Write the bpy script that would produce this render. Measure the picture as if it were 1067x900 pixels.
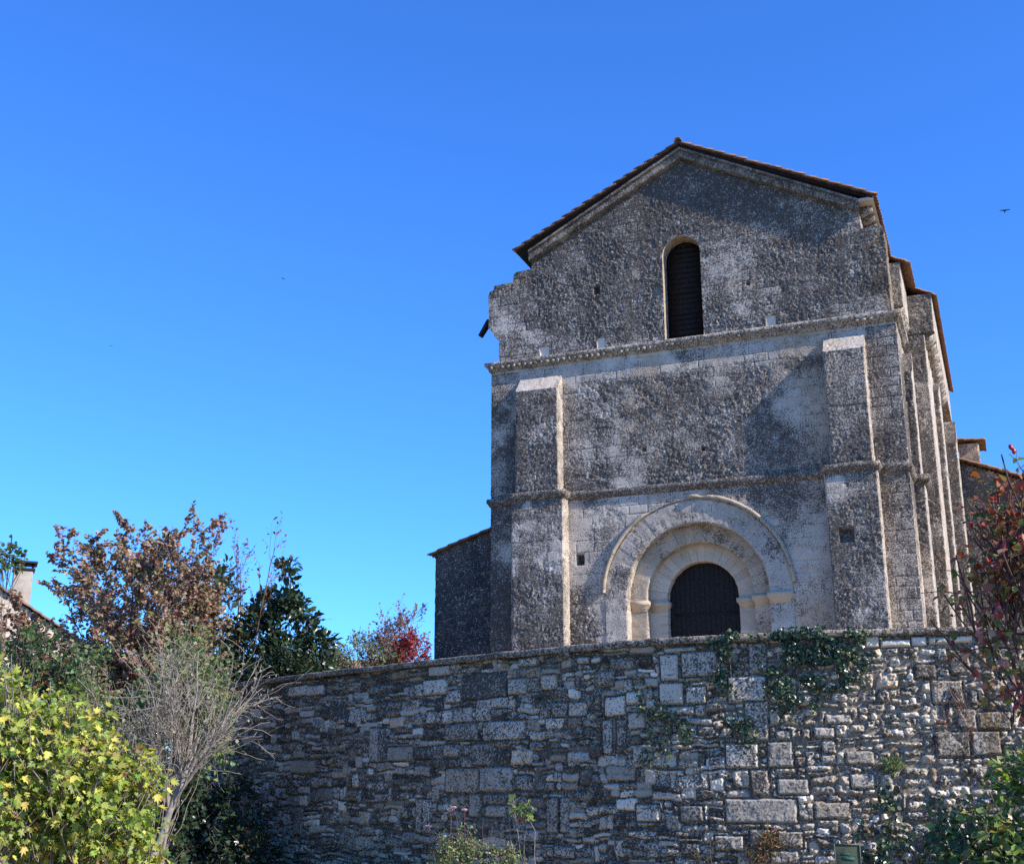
import bpy, math, random
import numpy as np
from mathutils import Matrix, Vector

for o in list(bpy.data.objects): bpy.data.objects.remove(o)
R = math.radians
S = bpy.context.scene
COL = S.collection

# ------------------------------------------------------------------ camera
cam = bpy.data.cameras.new('camera'); co = bpy.data.objects.new('camera', cam); COL.objects.link(co)
co.location = (0, 0, 1.6); co.rotation_euler = (R(90 + 16.125), 0, R(21.605))
cam.sensor_fit = 'HORIZONTAL'; cam.sensor_width = 36; cam.lens = 36 * 1289.65 / 1067
cam.clip_start = .1; cam.clip_end = 5000
S.camera = co
# ------------------------------------------------------------------ light
SUN = np.array([1, -.185, .67]); SUN = SUN / np.linalg.norm(SUN)
el = math.asin(SUN[2])
w = bpy.data.worlds.new('World'); S.world = w; w.use_nodes = True
nt = w.node_tree; nt.nodes.clear()
sky = nt.nodes.new('ShaderNodeTexSky'); sky.sky_type = 'NISHITA'; sky.sun_disc = False
sky.sun_elevation = el; sky.sun_rotation = math.atan2(SUN[0], SUN[1])
sky.air_density = 1.0; sky.dust_density = .05; sky.ozone_density = 3.0; sky.altitude = 100
bg = nt.nodes.new('ShaderNodeBackground'); bg.inputs[1].default_value = .15
wo = nt.nodes.new('ShaderNodeOutputWorld')
hs_ = nt.nodes.new('ShaderNodeMix'); hs_.data_type = 'RGBA'; hs_.blend_type = 'MULTIPLY'; hs_.inputs[0].default_value = 1; hs_.inputs[7].default_value = (.305, .715, 1.38, 1)   # deep autumn blue, cool white balance
nt.links.new(sky.outputs[0], hs_.inputs[6]); nt.links.new(hs_.outputs[2], bg.inputs[0]); nt.links.new(bg.outputs[0], wo.inputs[0])
sl = bpy.data.lights.new('sun', 'SUN'); sl.energy = 5.0; sl.angle = R(.55); sl.color = (1, .955, .90)
so = bpy.data.objects.new('sun', sl); COL.objects.link(so)
so.rotation_euler = Vector(SUN).to_track_quat('Z', 'Y').to_euler()
S.view_settings.view_transform = 'Standard'; S.view_settings.look = 'None'
S.view_settings.gamma = 1; S.view_settings.exposure = 0.6
S.view_settings.use_curve_mapping = False
S.render.engine = 'CYCLES'; S.cycles.use_denoising = False
S.cycles.max_bounces = 5; S.cycles.diffuse_bounces = 3; S.cycles.transparent_max_bounces = 4

# ------------------------------------------------------------------ noise
_r = np.random.default_rng(7)
_T = _r.random((64, 64, 64)).astype(np.float32)
def vnoise(P, f, seed=0):
    off = np.array([seed * 17.31 + 3.1, seed * 7.77 + 1.7, seed * 11.13 + 9.2])
    Q = (np.asarray(P, np.float64) * f + off)
    I = np.floor(Q).astype(np.int64); F = (Q - I).astype(np.float32); F = F * F * (3 - 2 * F)
    x0, y0, z0 = (I & 63).T; x1, y1, z1 = ((I + 1) & 63).T
    fx, fy, fz = F.T
    a = _T[x0, y0, z0] * (1 - fx) + _T[x1, y0, z0] * fx
    b = _T[x0, y1, z0] * (1 - fx) + _T[x1, y1, z0] * fx
    c = _T[x0, y0, z1] * (1 - fx) + _T[x1, y0, z1] * fx
    d = _T[x0, y1, z1] * (1 - fx) + _T[x1, y1, z1] * fx
    return (a * (1 - fy) + b * fy) * (1 - fz) + (c * (1 - fy) + d * fy) * fz
def fbm(P, f, o=3, seed=0):
    s = 0; a = 1; t = 0
    for i in range(o):
        s = s + a * vnoise(P, f * 2.03 ** i, seed + i); t += a; a *= .5
    return s / t
def sst(a, b, x):
    t = np.clip((x - a) / (b - a), 0, 1); return t * t * (3 - 2 * t)

# ------------------------------------------------------------------ object helpers
def mesh_np(name, V, F, mat=None, parent=None, attr=None, smooth=False, loc=(0, 0, 0)):
    """V (n,3); F list of (m,k) integer arrays"""
    me = bpy.data.meshes.new(name)
    if isinstance(F, np.ndarray): F = [F]
    F = [f for f in F if len(f)]
    n = len(V); me.vertices.add(n); me.vertices.foreach_set('co', np.ascontiguousarray(V, np.float32).ravel())
    L = sum(f.size for f in F); P = sum(len(f) for f in F)
    me.loops.add(L); me.polygons.add(P)
    me.loops.foreach_set('vertex_index', np.concatenate([f.ravel() for f in F]).astype(np.int32))
    tot = np.concatenate([np.full(len(f), f.shape[1]) for f in F]).astype(np.int32)
    st = np.r_[0, np.cumsum(tot)[:-1]].astype(np.int32)
    me.polygons.foreach_set('loop_start', st); me.polygons.foreach_set('loop_total', tot)
    if smooth: me.polygons.foreach_set('use_smooth', np.ones(P, bool))
    me.update(calc_edges=True)
    if attr:
        for k, a in attr.items():
            at = me.attributes.new(k, 'FLOAT_COLOR', 'POINT')
            c = np.ones((n, 4), np.float32); c[:, :a.shape[1]] = a
            at.data.foreach_set('color', c.ravel())
    if mat: me.materials.append(mat)
    o = bpy.data.objects.new(name, me); COL.objects.link(o); o.location = loc
    if parent: o.parent = parent
    return o
def empty(name, label, cat, loc=(0, 0, 0), group=None, rz=0):
    o = bpy.data.objects.new(name, None); COL.objects.link(o); o.location = loc; o.rotation_euler = (0, 0, rz)
    o.empty_display_size = .2
    o['label'] = label; o['category'] = cat
    if group: o['group'] = group
    return o
def tag(o, label, cat, group=None, kind=None):
    if label: o['label'] = label
    if cat: o['category'] = cat
    if group: o['group'] = group
    if kind: o['kind'] = kind
    return o

class MB:
    """small mesh collector"""
    def __init__(s): s.v = []; s.f = {}; s.n = 0
    def add(s, V, F):
        V = np.asarray(V, float); s.v.append(V)
        for f in F: s.f.setdefault(len(f), []).append([i + s.n for i in f])
        s.n += len(V); return s
    def box(s, x0, x1, y0, y1, z0, z1, bev=0):
        b = bev
        if b <= 0:
            V = [(x, y, z) for x in (x0, x1) for y in (y0, y1) for z in (z0, z1)]
            return s.add(V, [(0, 1, 3, 2), (4, 6, 7, 5), (0, 4, 5, 1), (2, 3, 7, 6), (0, 2, 6, 4), (1, 5, 7, 3)])
        import bmesh
        bm = bmesh.new(); bmesh.ops.create_cube(bm, size=1)
        for v in bm.verts:
            v.co = Vector(((x0 + x1) / 2 + v.co.x * (x1 - x0), (y0 + y1) / 2 + v.co.y * (y1 - y0), (z0 + z1) / 2 + v.co.z * (z1 - z0)))
        bmesh.ops.bevel(bm, geom=list(bm.edges), offset=b, segments=2, affect='EDGES', profile=.5)
        bm.verts.index_update()
        s.add([tuple(v.co) for v in bm.verts], [[v.index for v in f.verts] for f in bm.faces]); bm.free(); return s
    def tube(s, pts, rad, k=6):
        pts = np.asarray(pts, float); n = len(pts); rad = np.broadcast_to(rad, (n,))
        T = np.gradient(pts, axis=0); T /= np.linalg.norm(T, axis=1)[:, None] + 1e-9
        up = np.array([0, 0, 1.]) if abs(T[0, 2]) < .9 else np.array([1., 0, 0])
        A = np.cross(T, up); A /= np.linalg.norm(A, axis=1)[:, None] + 1e-9; B = np.cross(T, A)
        th = np.arange(k) * 2 * math.pi / k
        V = (pts[:, None] + rad[:, None, None] * (np.cos(th)[None, :, None] * A[:, None] + np.sin(th)[None, :, None] * B[:, None])).reshape(-1, 3)
        F = [(i * k + j, i * k + (j + 1) % k, (i + 1) * k + (j + 1) % k, (i + 1) * k + j) for i in range(n - 1) for j in range(k)]
        return s.add(V, F)
    def prism(s, poly, y0, y1, axis='y'):
        n = len(poly)
        V = [(a, y0, b) for a, b in poly] + [(a, y1, b) for a, b in poly]
        if axis == 'x': V = [(p[1], p[0], p[2]) for p in V]
        F = [list(range(n)), list(range(2 * n - 1, n - 1, -1))] + [(i, n + i, n + (i + 1) % n, (i + 1) % n) for i in range(n)]
        return s.add(V, F)
    def build(s, name, mat, parent=None, smooth=False, loc=(0, 0, 0), wob=0, attr=None):
        V = np.vstack(s.v)
        if wob:
            V = V + wob * 2 * (np.stack([vnoise(V, 3.1, 5 + i) for i in range(3)], 1) - .5)
        return mesh_np(name, V, [np.array(f) for f in s.f.values()], mat, parent, attr, smooth, loc)

# ------------------------------------------------------------------ materials
def newmat(name):
    m = bpy.data.materials.new(name); m.use_nodes = True
    n = m.node_tree; n.nodes.clear()
    out = n.nodes.new('ShaderNodeOutputMaterial'); b = n.nodes.new('ShaderNodeBsdfPrincipled')
    n.links.new(b.outputs[0], out.inputs[0]); b.inputs['Specular IOR Level'].default_value = .25
    return m, n, b
def node(n, t, **k):
    x = n.nodes.new(t)
    for a, v in k.items():
        if a.startswith('i_'): x.inputs[a[2:].replace('_', ' ')].default_value = v
        else: setattr(x, a, v)
    return x
def noise(n, pos, scale, detail=4, rough=.6):
    x = node(n, 'ShaderNodeTexNoise'); x.inputs['Scale'].default_value = scale
    x.inputs['Detail'].default_value = detail; x.inputs['Roughness'].default_value = rough
    n.links.new(pos, x.inputs['Vector']); return x.outputs['Fac']
def ramp(n, fac, stops):
    x = node(n, 'ShaderNodeValToRGB'); cr = x.color_ramp
    while len(cr.elements) < len(stops): cr.elements.new(.5)
    for e, (p, c) in zip(cr.elements, stops):
        e.position = p; e.color = (c, c, c, 1) if not hasattr(c, '__len__') else (*c, 1)
    n.links.new(fac, x.inputs[0]); return x.outputs[0]
def mix(n, fac, a, b, mode='MIX'):
    x = node(n, 'ShaderNodeMix', data_type='RGBA', blend_type=mode)
    for sock, v in ((x.inputs[0], fac), (x.inputs[6], a), (x.inputs[7], b)):
        if isinstance(v, bpy.types.NodeSocket): n.links.new(v, sock)
        else: sock.default_value = (*v, 1) if hasattr(v, '__len__') else v
    return x.outputs[2]
def math_(n, op, a, b=0.0, c=0.0, clamp=False):
    x = node(n, 'ShaderNodeMath', operation=op); x.use_clamp = clamp
    for i, v in enumerate((a, b, c)):
        if isinstance(v, bpy.types.NodeSocket): n.links.new(v, x.inputs[i])
        else: x.inputs[i].default_value = v
    return x.outputs[0]
def bump(n, b, h, dist, strength=1):
    x = node(n, 'ShaderNodeBump'); x.inputs['Distance'].default_value = dist; x.inputs['Strength'].default_value = strength
    n.links.new(h, x.inputs['Height']); n.links.new(x.outputs[0], b.inputs['Normal'])

def stone_mat(name, light, dark, warm, crust_bias=0.0, fine=24, attr=True, rust=(.20, .085, .03)):
    """limestone: attribute mas = (tint, crust amount, warm amount)"""
    m, n, b = newmat(name)
    pos = node(n, 'ShaderNodeNewGeometry').outputs['Position']
    n1 = noise(n, pos, fine, 5, .7); n2 = noise(n, pos, fine * .17, 5, .65); n3 = noise(n, pos, 1.1, 4, .6)
    if attr:
        at = node(n, 'ShaderNodeAttribute', attribute_name='mas')
        sp = node(n, 'ShaderNodeSeparateColor'); n.links.new(at.outputs['Color'], sp.inputs[0])
        tint, cru, wrm = sp.outputs
    else:
        tint = cru = wrm = None
    base = mix(n, ramp(n, n3, [(.35, 0.), (.65, 1.)]), light, tuple(x * .8 for x in light))
    # crust: black lichen speckle
    s = math_(n, 'ADD', math_(n, 'MULTIPLY', n1, .75), math_(n, 'MULTIPLY', n2, .25))
    if cru is not None:
        s = math_(n, 'ADD', s, math_(n, 'MULTIPLY', math_(n, 'SUBTRACT', cru, .5), .32))
    s = math_(n, 'ADD', s, crust_bias)
    cm = ramp(n, s, [(.47, 0.), (.55, 1.)])
    if wrm is not None: base = mix(n, math_(n, 'MULTIPLY', wrm, math_(n, 'ADD', n2, .45), clamp=True), base, warm)
    if tint is not None:
        vv = node(n, 'ShaderNodeCombineColor')
        for i in range(3): n.links.new(math_(n, 'MULTIPLY', tint, 2.0), vv.inputs[i])
        base = mix(n, 1.0, base, vv.outputs[0], 'MULTIPLY')
    c = mix(n, math_(n, 'MULTIPLY', cm, .9), base, dark)
    # pale lichen flecks
    fl = math_(n, 'ADD', math_(n, 'MULTIPLY', noise(n, pos, fine * .9, 4, .65), .7), math_(n, 'MULTIPLY', noise(n, pos, fine * .28, 3, .6), .3))
    c = mix(n, math_(n, 'MULTIPLY', ramp(n, fl, [(.555, 0.), (.60, 1.)]), .72), c, (.52, .46, .385))
    rr = noise(n, pos, .8, 4, .6)
    n.links.new(c, b.inputs['Base Color']); b.inputs['Roughness'].default_value = .95
    b.inputs['Specular IOR Level'].default_value = .1
    bump(n, b, math_(n, 'ADD', n1, math_(n, 'MULTIPLY', fl, .5)), .02, .55)
    return m
M = {}
M['lime'] = stone_mat('weathered_limestone', (.54, .455, .36), (.052, .041, .033), (.42, .28, .15), crust_bias=.022, fine=26)
M['portal'] = stone_mat('portal_limestone', (.52, .42, .305), (.07, .055, .040), (.46, .30, .14), crust_bias=-.06)
M['rubble'] = stone_mat('rubble_stone', (.56, .47, .35), (.042, .036, .028), (.31, .20, .10), crust_bias=.0, fine=26)
M['dark'] = stone_mat('dark_stone', (.15, .125, .10), (.035, .035, .036), (.2, .15, .1))  # darker stone colours for the annex wall
def simple(name, col, rough=.85, var=.35, sc=8, bmp=.01, spec=.25, col2=None):
    m, n, b = newmat(name); pos = node(n, 'ShaderNodeNewGeometry').outputs['Position']
    f = noise(n, pos, sc, 5, .65)
    c2 = col2 or tuple(x * (1 - var) for x in col)
    n.links.new(mix(n, ramp(n, f, [(.35, 0.), (.65, 1.)]), col, c2), b.inputs['Base Color'])
    b.inputs['Roughness'].default_value = rough; b.inputs['Specular IOR Level'].default_value = spec
    bump(n, b, f, bmp); return m
M['door'] = simple('black_brown_planks', (.026, .018, .013), .7, .6, 14)
M['iron'] = simple('black_iron', (.02, .02, .022), .6, .3, 20)
M['ground'] = simple('dry_grass_ground', (.20, .16, .075), .95, .4, .6, .05, col2=(.23, .17, .10))  # made paler and warmer to bounce warm light onto the facade
M['gravel'] = simple('pale_gravel', (.46, .39, .30), .95, .3, 3, .02)  # pale warm tone chosen so the unseen forecourt reflects light onto the facade
M['bark'] = simple('grey_bark', (.17, .14, .11), .9, .45, 18)
M['twig'] = simple('pale_dry_twig', (.31, .255, .20), .9, .4, 12)
M['redtwig'] = simple('reddish_twig', (.16, .085, .065), .9, .4, 12)
M['stemgreen'] = simple('green_stem', (.13, .15, .05), .8, .3, 12)
M['plaster'] = simple('pale_rubble_plaster', (.62, .57, .49), .9, .3, 3.5, .04)
M['brick'] = simple('chimney_render', (.40, .34, .27), .9, .25, 6)
M['berry'] = simple('red_rosehip', (.42, .02, .025), .35, .3, 20, spec=.5)
M['petal'] = simple('pink_petal', (.75, .48, .46), .7, .1, 20)
M['petalred'] = simple('dark_red_petal', (.30, .015, .02), .6, .3, 20)
M['feather'] = simple('dark_feather', (.03, .03, .035), .8, .2, 20)
# terracotta: per tile colour via attribute
m, n, b = newmat('terracotta_tiles'); pos = node(n, 'ShaderNodeNewGeometry').outputs['Position']
f1 = noise(n, pos, 3.2, 4, .6); f2 = noise(n, pos, 14, 5, .7)
c = mix(n, ramp(n, f1, [(.35, 0.), (.6, 1.)]), (.34, .165, .09), (.21, .125, .085))
c = mix(n, ramp(n, f2, [(.52, 0.), (.62, .85)]), c, (.085, .075, .06))
n.links.new(c, b.inputs['Base Color']); b.inputs['Roughness'].default_value = .9; bump(n, b, f2, .01); M['tile'] = m
# leaves
def leafmat(name, trans=.35, rough=.45, spec=.35):
    m, n, b = newmat(name); out = [x for x in n.nodes if x.type == 'OUTPUT_MATERIAL'][0]
    at = node(n, 'ShaderNodeAttribute', attribute_name='leafcol')
    n.links.new(at.outputs['Color'], b.inputs['Base Color']); b.inputs['Roughness'].default_value = rough
    b.inputs['Specular IOR Level'].default_value = spec
    t = node(n, 'ShaderNodeBsdfTranslucent'); hs = node(n, 'ShaderNodeHueSaturation'); hs.inputs['Value'].default_value = 1.3
    hs.inputs['Saturation'].default_value = 1.15
    n.links.new(at.outputs['Color'], hs.inputs['Color']); n.links.new(hs.outputs[0], t.inputs[0])
    mx = node(n, 'ShaderNodeMixShader'); mx.inputs[0].default_value = trans
    n.links.new(b.outputs[0], mx.inputs[1]); n.links.new(t.outputs[0], mx.inputs[2]); n.links.new(mx.outputs[0], out.inputs[0])
    return m
M['leaf'] = leafmat('leaf_surface')
M['leafgloss'] = leafmat('glossy_leaf_surface', .15, .3, .5)
M['leafdry'] = leafmat('dry_leaf_surface', .25, .8, .1)

# ------------------------------------------------------------------ masonry
_cr = np.random.default_rng(11)
_zc = [2.9]
while _zc[-1] < 24: _zc.append(_zc[-1] + _cr.uniform(.24, .37))
_zc = np.array(_zc); _h2 = _cr.random((128, 256)); _hid = _cr.random((128, 256))
def ashlar(H, V, L=.62):
    """distance to nearest joint and a random number per block"""
    ci = np.clip(np.searchsorted(_zc, V) - 1, 0, len(_zc) - 2)
    dv = np.minimum(V - _zc[ci], _zc[ci + 1] - V)
    Hs = H + 50 + _h2[ci % 128, 3] * L; k = np.floor(Hs / L).astype(int)
    b = lambda kk: (kk + .55 * (_h2[ci % 128, kk % 256] - .5)) * L
    b0, b1, b2, bm = b(k), b(k + 1), b(k + 2), b(k - 1)
    lo = np.where(Hs < b0, bm, np.where(Hs > b1, b1, b0)); hi = np.where(Hs < b0, b0, np.where(Hs > b1, b2, b1))
    kk = np.where(Hs < b0, k - 1, np.where(Hs > b1, k + 1, k))
    dh = np.minimum(Hs - lo, hi - Hs)
    return np.minimum(dh, dv), _hid[ci % 128, kk % 256]

class Surf:
    def __init__(s): s.V = []; s.F = []; s.N = []; s.H = []; s.n = 0
    def _add(s, V, F, N, H):
        s.V.append(V); s.F.append(F + s.n); s.N.append(N); s.H.append(H); s.n += len(V)
    def grid(s, o, u, v, res, flip=False, hmode='x', keep=None, snap=None):
        """o origin, u,v edge vectors; keep(P)->bool for cell centres; snap(P)->P for cut boundary"""
        o, u, v = (np.array(a, float) for a in (o, u, v))
        nu = max(1, round(np.linalg.norm(u) / res)); nv = max(1, round(np.linalg.norm(v) / res))
        a, b = np.meshgrid(np.linspace(0, 1, nu + 1), np.linspace(0, 1, nv + 1))
        V = o + a.ravel()[:, None] * u + b.ravel()[:, None] * v
        i = (np.arange(nu)[None] + np.arange(nv)[:, None] * (nu + 1)).ravel()
        F = np.stack([i, i + 1, i + nu + 2, i + nu + 1], 1)
        if keep is not None:
            k = keep(V[F].mean(1))
            if snap is not None:
                mk = np.zeros(len(V), bool); md = mk.copy(); mk[F[k].ravel()] = 1; md[F[~k].ravel()] = 1
                bb = mk & md; V[bb] = snap(V[bb])
            F = F[k]; us = np.unique(F); re = np.full(len(V), -1); re[us] = np.arange(len(us)); V = V[us]; F = re[F]
        N = np.cross(u, v); N /= np.linalg.norm(N)
        if flip: N = -N; F = F[:, ::-1]
        H = {'x': V[:, 0], 'y': V[:, 1] + 31.7, 'z': V[:, 0] * .9 + V[:, 1]}[hmode]
        s._add(V, F, np.tile(N, (len(V), 1)), H); return s
    def box(s, x0, x1, y0, y1, z0, z1, res, faces='FRLT', ztb=None):
        """F front(-y) R(+x) L(-x) T top B bottom; ztb = top z at the back (sloping cap)"""
        zt = z1 if ztb is None else ztb
        if 'F' in faces: s.grid((x0, y0, z0), (x1 - x0, 0, 0), (0, 0, z1 - z0), res)
        if 'R' in faces:
            s.grid((x1, y0, z0), (0, y1 - y0, 0), (0, 0, z1 - z0), res, hmode='y')
        if 'L' in faces:
            s.grid((x0, y0, z0), (0, y1 - y0, 0), (0, 0, z1 - z0), res, flip=True, hmode='y')
        if 'T' in faces: s.grid((x0, y0, z1), (x1 - x0, 0, 0), (0, y1 - y0, zt - z1), res, hmode='x')
        if 'B' in faces: s.grid((x0, y0, z0), (x1 - x0, 0, 0), (0, y1 - y0, 0), res, flip=True)
        if ztb is not None and zt > z1:   # triangular cheeks
            for x, fl in ((x1, False), (x0, True)):
                n = max(1, round((y1 - y0) / res)); t = np.linspace(0, 1, n + 1)
                m = max(1, round((zt - z1) / res)); q = np.linspace(0, 1, m + 1)
                A, B = np.meshgrid(t, q)
                V = np.stack([np.full(A.size, x), y0 + A.ravel() * (y1 - y0), z1 + (A * B).ravel() * (zt - z1)], 1)
                i = (np.arange(n)[None] + np.arange(m)[:, None] * (n + 1)).ravel()
                F = np.stack([i, i + 1, i + n + 2, i + n + 1], 1)
                if fl: F = F[:, ::-1]
                s._add(V, F, np.tile([(-1. if fl else 1.), 0, 0], (len(V), 1)), V[:, 1] + 31.7)
        return s
    def ribbon(s, poly, y0, y1, res, side=1):
        """poly in (x,z) extruded along y; normal = side * left-hand normal of the path"""
        poly = np.array(poly, float); seg = np.linalg.norm(np.diff(poly, axis=0), axis=1)
        ts = np.r_[0, np.cumsum(seg)]; pts = [0.]
        for i, L in enumerate(seg):
            k = max(1, round(L / res)); pts += list(ts[i] + L * np.arange(1, k + 1) / k)
        t = np.array(pts); x = np.interp(t, ts, poly[:, 0]); z = np.interp(t, ts, poly[:, 1])
        nv = max(1, round((y1 - y0) / res)); yy = np.linspace(y0, y1, nv + 1)
        n = len(t); V = np.stack([np.tile(x, nv + 1), np.repeat(yy, n), np.tile(z, nv + 1)], 1)
        dx, dz = np.gradient(x), np.gradient(z); l = np.hypot(dx, dz) + 1e-9
        N = np.stack([-dz / l, 0 * dx, dx / l], 1) * side
        i = (np.arange(n - 1)[None] + np.arange(nv)[:, None] * n).ravel()
        F = np.stack([i, i + 1, i + n + 1, i + n], 1)
        if side < 0: F = F[:, ::-1]
        s._add(V, F, np.tile(N, (nv + 1, 1)), V[:, 1] + 31.7); return s
    def build(s, name, mat, parent, disp, attrf=None, weld=True):
        V = np.vstack(s.V); F = np.vstack(s.F); N = np.vstack(s.N); H = np.concatenate(s.H)
        if weld:
            key = np.round(V * 500).astype(np.int64); key -= key.min(0); mx = key.max(0) + 1
            kk = (key[:, 0] * mx[1] + key[:, 1]) * mx[2] + key[:, 2]
            _, first, inv = np.unique(kk, return_index=True, return_inverse=True); inv = inv.ravel()
            NN = np.zeros((len(first), 3)); np.add.at(NN, inv, N)
            cnt = np.bincount(inv); V = V[first]; H = H[first]; F = inv[F]
            NN /= cnt[:, None]; edge = 1 - np.linalg.norm(NN, axis=1)
            N = NN / (np.linalg.norm(NN, axis=1)[:, None] + 1e-6)
            ok = np.array([len(set(q)) == 4 for q in F]) if len(F) < 3000 else ((F[:, 0] != F[:, 1]) & (F[:, 1] != F[:, 2]) & (F[:, 2] != F[:, 3]) & (F[:, 3] != F[:, 0]))
            F = F[ok]
        else: edge = np.zeros(len(V))
        d, A = disp(V, H, N, edge)
        V = V + N * d[:, None]
        return mesh_np(name, V, F, mat, parent, {'mas': A})

# putlog holes in the west front: x, z, half w, half h, depth, tint (low values paint the shade inside)
HOLES = [(-12.42, 14.66, .15, .17, .16, 1.5), (-10.58, 14.70, .13, .18, .16, 1.5), (-5.39, 14.70, .13, .15, .16, 1.5),
         (-10.67, 16.46, .09, .13, .30, .5), (-8.80, 16.18, .15, .17, .10, .8), (-6.0, 15.97, .05, .05, .2, .5),
         (-11.33, 8.06, .12, .16, .35, .5), (-3.67, 8.14, .19, .20, .30, .6), (-7.55, 11.05, .05, .07, .2, .5), (-9.3, 11.2, .06, .06, .15, .5)]
def relief(V, H, N, edge, ero=None, amp=1.0, crust=None, warm=None, L=.62, edgeround=.03, tintb=.5, joint=1.0):
    d, sid = ashlar(H + .02 * (vnoise(V, 2.0, 3) - .5), V[:, 2] + .02 * (vnoise(V, 1.7, 4) - .5), L)
    big = fbm(V, .55, 3, 1)
    E = sst(.36, .56, big + .12 * (sid - .5)) if ero is None else ero(V, big, sid)
    f = ((fbm(V, 16, 3, 20) - .5) * .036 + (vnoise(V, 27, 30) - .5) * .024) * (.35 + 1.3 * sst(.3, .7, fbm(V, 1.6, 3, 97))) - .020 * sst(.62, .75, fbm(V, 5.5, 2, 99))
    fs = (fbm(V, 4, 2, 22) - .5) * .010
    jm = sst(.022, .004, d) * joint * (1 - .72 * E) * sst(.25, .55, vnoise(V, 1.9, 91))
    D = amp * (E * f + (1 - E) * fs + (sid - .5) * .008) - jm * (.016 * (1 - .55 * E))
    D = D - sst(.05, .3, edge) * (.008 + edgeround * fbm(V, 6, 2, 40) * (0.4 + E) + .09 * sst(.58, .78, fbm(V, 2.6, 2, 42)))
    C = (.30 + .42 * E + .10 * (big - .5)) if crust is None else crust(V, big, sid, E)
    C = C + .10 * (sid - .5) * (1 - E) + .12 * jm + .16 * (fbm(V, 2.4, 3, 93) - .5)
    ble = sst(.56, .68, fbm(V * [1, 1, 1.2], 1.0, 4, 105)) * ~((V[:, 0] > -6.6) & (V[:, 2] > 10.2) & (V[:, 2] < 14)) ; C = C - .16 * ble + .24 * (fbm(V * [2.0, 2.0, .28], 1.2, 3, 107) - .5)
    Wm = sst(.55, .8, fbm(V, .7, 3, 60)) * .45 if warm is None else warm(V, big, sid, E)
    T = np.clip(tintb + .07 * ble - .05 + .10 * (1 - E) + .08 * (sid - .5) * (1 - .6 * E) - .0 * jm, .1, 1)
    T = T * (1 - .22 * jm)
    return D, np.stack([T, np.clip(C, 0, 1.3), np.clip(Wm, 0, 1)], 1)
def holes(V, D, A, ylim=(33, 35), N=None):
    for x, z, a, b, dp, br in HOLES:
        k = (np.abs(V[:, 0] - x) < a) & (np.abs(V[:, 2] - z) < b) & (N[:, 1] < -.9)
        D[k] = -dp; A[k, 0] = .5 * br; A[k, 1] = .02 if br > 1 else .5; A[k, 2] = .05
        if br > 1: D[k] = -.05
    return D, A

# ================================================================== CHURCH
church = empty('church', 'weathered romanesque limestone church with gabled front above the rubble wall', 'church', (-7.9, 34, 3.7))
def P_(o):   # parent keeping world placement
    o.parent = church; o.matrix_parent_inverse = Matrix.Translation((7.9, -34, -3.7)); return o
XL, XR, PX, PZ = -14.16, -1.95, -7.9, 6.87
Z0 = 3.6
def e_front(V, big, sid):
    x, z = V[:, 0], V[:, 2]
    E = sst(.30, .60, big + .05 * (sid - .5))
    r = np.hypot(x - PX, z - PZ)
    E = E * sst(2.7, 3.6, r + 1.2 * (big - .5)) * (1 - sst(13.35, 13.7, z + .5 * (big - .5)) * (z < 14.2))
    E = np.maximum(E * (1 - sst(9.4, 8.2, z + (big - .5)) * sst(-6.5, -5.2, x)), .12)
    E = E * (1 - .35 * sst(.65, .2, np.abs(x + 7.9 + .3 * (big - .5))) * (z < 14.1) * (z > 11))
    return E
def c_front(V, big, sid, E):
    x, z = V[:, 0], V[:, 2]
    st = fbm(V * [1, 1, .3], 1.3, 3, 70)
    return .29 + .34 * E + .22 * (st - .5) + .10 * sst(15, 19, z) + .20 * ((x > -2.8) | (x < -13.2)) * (z < 14.1) + .16 * sst(.6, .2, np.abs(x + 7.8 + .4 * (big - .5))) * (z < 14.1) * (z > 11)
front = Surf()
def kfront(P): return ~((np.hypot(P[:, 0] - PX, P[:, 2] - PZ) < 2.02) | ((np.abs(P[:, 0] - PX) < 2.02) & (P[:, 2] < PZ)))
def sfront(P):
    Q = P.copy(); up = P[:, 2] >= PZ
    a = np.arctan2(P[:, 2] - PZ, P[:, 0] - PX); Q[up, 0] = PX + 2.02 * np.cos(a[up]); Q[up, 2] = PZ + 2.02 * np.sin(a[up])
    Q[~up, 0] = PX + 2.02 * np.sign(P[~up, 0] - PX); return Q
front.grid((XL, 34, Z0), (XR - XL, 0, 0), (0, 0, 14.2 - Z0), .022, keep=kfront, snap=sfront)
front.grid((XR, 34, Z0), (0, 1.7, 0), (0, 0, 14.2 - Z0), .03, hmode='y')
front.grid((XL, 34, Z0), (0, 1.2, 0), (0, 0, 14.2 - Z0), .03, flip=True, hmode='y')
def dfront(V, H, N, e):
    D, A = relief(V, H, N, e, e_front, 1, c_front, lambda V, b, s, E: .5 * sst(.5, .75, fbm(V * [1, 1, .4], .6, 3, 60)) + .25 * sst(10.2, 9.6, V[:, 2]) * sst(.4, .6, b))
    return holes(V, D, A, N=N)
P_(front.build('facade_wall', M['lime'], None, dfront))

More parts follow.
